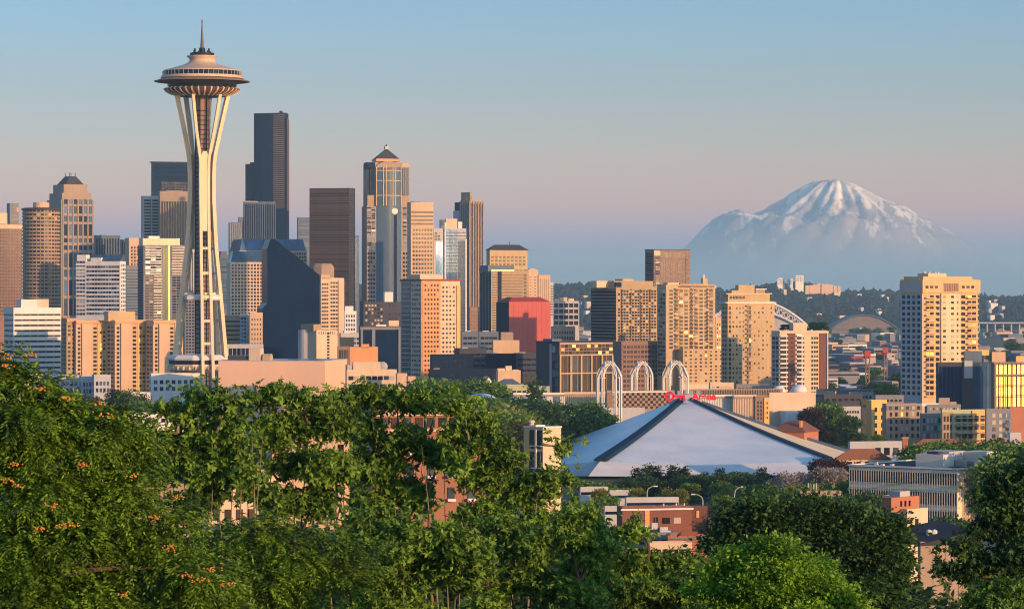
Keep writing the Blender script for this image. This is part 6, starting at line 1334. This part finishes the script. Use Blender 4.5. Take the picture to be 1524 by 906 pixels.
for kd, lf in (('mid','mid'),('olive','olive'),('dark','dark'),('yellow','yellow'),('bright','bright'),('purple','purple'),('silver','silver')):
    for v in range(2): PT[(kd, v)] = ('broadleaf_tree', rblobs(40+v*7+hash(kd) % 1, 10, 4.2+v, 11+v*3), 6500, .52, LM[lf], 50+v)
PT[('conifer', 0)] = ('conifer_tree', [(0,0,2+i*1.15,2.5*(1-i/9.5)+.25,2.5*(1-i/9.5)+.25,.9) for i in range(9)], 5200, .5, LM['conifer'], 60)
PT[('conifer', 1)] = ('conifer_tree', [(.3*math.sin(i*2),.3*math.cos(i*2),2+i*1.15,1.9*(1-i/10)+.3,1.9*(1-i/10)+.3,.9) for i in range(9)], 4600, .48, LM['dark'], 61)
PT[('poplar', 0)] = ('poplar_tree', [(0,0,2.2+i*1.1,1.15*math.sin(.5+i*.3)+.35,1.15*math.sin(.5+i*.3)+.35,.9) for i in range(8)], 3600, .36, LM['mid'], 62)
PT[('poplar', 1)] = ('poplar_tree', [(0,0,2.2+i*1.1,1.05*math.sin(.5+i*.3)+.35,1.05*math.sin(.5+i*.3)+.35,.9) for i in range(8)], 3600, .36, LM['conifer'], 63)
made = {}
def plant(kind, px, ytop, Y, label, group, wscale=1.0, v=None, h=None):
    v = random.randrange(2) if v is None else v; k = (kind, v); zb = gz(Y)
    hh = h or (ZP(ytop, Y)-zb)
    if k not in made: o = proto(*PT[k][:6], clump=.75); made[k] = o
    else: o = copy_tree(made[k])
    s = hh/10.3; o.location = ((px-CX)*Y/F, Y, zb); o.scale = (s*wscale, s*wscale, s); o.rotation_euler = (0,0,random.random()*6.28); tag(o, label, 'tree', group); return o
r_ = random.Random(9)
cn = {'mid':'green broadleaf tree','olive':'olive green broadleaf tree','dark':'dark green broadleaf tree','yellow':'yellow green broadleaf tree','bright':'bright green broadleaf tree','purple':'purple leaved tree','silver':'silvery pale leaved tree','conifer':'dark conifer','poplar':'slim upright poplar'}
def row(kind, xs, yf, Y, where, grp, ws=1.0, jit=0):
    for x_ in xs: plant(kind, x_+r_.uniform(-2,2), yf+r_.uniform(-jit,jit), Y+r_.uniform(-12,12), cn[kind]+' '+where, grp, ws)
# around the arena front
row('conifer', [948,962,974,1001,1014,1020,1048,1070,1135], 704, 880, 'in the belt in front of the arena roof', 'conifers before the arena', 1.45, 5)
row('dark', [938,956,990,1006,1032,1056,1110,1122,1140,1150], 712, 870, 'in the belt in front of the arena roof', 'dark trees before the arena', 1.45, 5)
row('dark', [1090,1105], 706, 850, 'taller and to the right in the belt before the arena', 'tall dark trees before the arena', 1.45, 3)
row('mid', [872,890,905,922,1080,1094,1030,1128], 722, 830, 'lower in the belt before the arena', 'green trees before the arena', 1.45, 5)
row('yellow', [888,944,990,1012,1078], 728, 790, 'beside the street lamps', 'yellow green trees by the street lamps', .8, 3)
row('mid', [845,858,870,884,896,908,1060,1075,1100,1120,1140,1160], 745, 720, 'among the low roofs left and right of the brick building', 'green trees around the brick building', 1.0, 6)
row('silver', [1162,1180,1198,1230,1246], 702, 830, 'at the right corner of the arena roof', 'silvery trees at the arena corner', .9, 5)
row('purple', [1226,1242,1256,1270,1215], 690, 850, 'at the right corner of the arena roof', 'purple trees at the arena corner', .8, 6)
row('mid', [1150,1172,1195,1215,1238,1255], 722, 780, 'between the arena corner and the white office', 'green trees by the white office', 1.0, 5)
row('dark', [1160,1185,1240,1262,1280,1300], 742, 640, 'between the dark crown and the white office', 'dark trees by the white office', 1.0, 6)
# behind arena, right
row('dark', [1212,1222,1205], 600, 1240, 'beside the small red house', 'dark trees by the small red house', 1.1, 5); plant('mid', 1236, 604, 1180, 'large rounded green tree right of the small red house', None, 1.3, 0)
plant('purple', 1211, 610, 1170, 'dark purple tree touching the small red house', None, 1.0, 0); row('dark', [1262,1270], 622, 1160, 'before the white walled shed', 'dark trees by the white walled shed', 1.1, 4)
row('olive', [1150,1165,1180,1195,1210,1226,1240,1255,1270,1285], 648, 1180, 'in the hedge line running down beyond the arena roof', 'olive trees beyond the arena', 1.1, 7)
row('mid', [1172,1190,1250,1265,1290,1310], 650, 1165, 'in the hedge line beyond the arena roof', 'green trees beyond the arena', 1.1, 5)
row('mid', [1368,1382,1396,1412,1428,1445,1462,1478,1495,1512], 664, 900, 'behind the white office roof', 'green trees behind the white office', 1.1, 5)
row('olive', [1400,1436,1470,1500,1520], 660, 930, 'behind the white office roof', 'olive trees behind the white office', 1.1, 4)
row('mid', [1500,1515,1530], 668, 760, 'right of the white office', 'green trees right of the white office', 1.1, 4); row('dark', [1396,1410,1425,1378], 772, 560, 'under the windows of the white office', 'dark shrubs under the white office', 1.0, 4)
row('dark', [1300,1312,1324], 572, 1560, 'on the flats before the orange yellow end block', 'dark trees on the flats', 1.2, 4); row('dark', [1205,1222,1345,1360,1380], 560, 1700, 'at the foot of the towers by the flats', 'dark trees at the foot of the towers', 1.2, 6)
# left centre park trees
row('olive', [850,862,876,888], 622, 1190, 'between the peach wall block and the arena roof', 'olive trees left of the arena', 1.3, 4); row('dark', [890,902], 611, 1195, 'beside the low pale roof slabs left of the arena', 'dark trees left of the arena', 1.0, 3)
row('conifer', [797], 583, 1120, 'standing tall before the white science hall windows', None, .9, 0); row('dark', [752,762,776,788,808,820], 600, 1120, 'along the foot of the white science hall', 'dark trees at the science hall', 1.1, 4)
row('mid', [832,846,860,872,884], 604, 1130, 'in the hedge under the peach science hall', 'green trees at the science hall', 1.1, 3)
row('mid', [640,655,668,684,700,716,732], 572, 1200, 'behind the white shell roof', 'green trees behind the shell roof', 1.3, 4); row('dark', [728,740,750,700], 598, 1100, 'right of the white shell roof', 'dark trees by the shell roof', 1.1, 3)
row('yellow', [748,764,735], 612, 1010, 'below the white shell roof', 'yellow green trees below the shell roof', 1.3, 3); row('mid', [712,728,744,760,776], 622, 980, 'in the park left of the arena', 'green park trees left of the arena', 1.4, 5)
row('olive', [700,720,750,775], 632, 940, 'in the park left of the arena', 'olive park trees left of the arena', 1.3, 5)
# left park trees behind the feathery tree
row('olive', [104,118,132,176,190], 590, 1350, 'behind the tip of the feathery tree', 'olive trees by the pale townhouses', 1.2, 4); row('poplar', [122,171,179,186,194,203,212], 586, 1300, 'in the row before the pale townhouses', 'poplars by the pale townhouses', 1.3, 5)
row('mid', [100,115,130,145,160,215,232,248], 602, 1250, 'low before the pale townhouses', 'green trees by the pale townhouses', 1.4, 4); row('bright', [150,140], 604, 1230, 'low before the pale townhouses', 'bright trees by the pale townhouses', 1.4, 2)
row('mid', list(range(560,760,16)), 600, 1090, 'behind the orange brick apartment house', 'green trees behind the brick apartment house', 1.3, 5)
row('mid', list(range(180,540,44)), 655, 640, 'low among the houses behind the airy trees', 'green trees among the hidden houses', 1.3, 8); row('dark', list(range(200,860,60)), 800, 330, 'down the slope behind the airy trees', 'dark trees down the slope', 1.4, 12)
row('mid', list(range(860,1320,26)), 845, 380, 'down the slope in front of the low roofs', 'green trees down the slope', 1.3, 12); row('dark', list(range(900,1340,48)), 880, 250, 'low on the slope below the brick buildings', 'dark trees low on the slope', 1.3, 10)
row('dark', [1168,1176,1210,1218,1224], 489, 1652, 'in the roof garden of the striped tower', 'roof garden trees', 1, 0) if False else None
for i, x_ in enumerate((1166,1175,1207,1213,1220,1227)):
    o = plant('dark', x_, 0, 1660, 'small dark tree in the roof garden of the striped tower', 'roof garden trees', 1.0, 0, h=3.6+(i > 2)*1.2); o.location.z = ZP(493.5, 1660); o.location.y = 1662; o.scale = (o.scale[0]*1.5, o.scale[1]*1.5, o.scale[2])

for i in range(36):
    Y = 1500*(3.0**r_.random()); x_ = r_.choice([r_.uniform(1206,1340), r_.uniform(1206,1340), r_.uniform(1460,1524)])
    plant(r_.choice(['dark','mid','dark']), x_, 0, Y, 'small tree scattered among the industrial roofs on the flats', 'trees scattered over the industrial flats', 1.3, h=r_.uniform(8, 15))
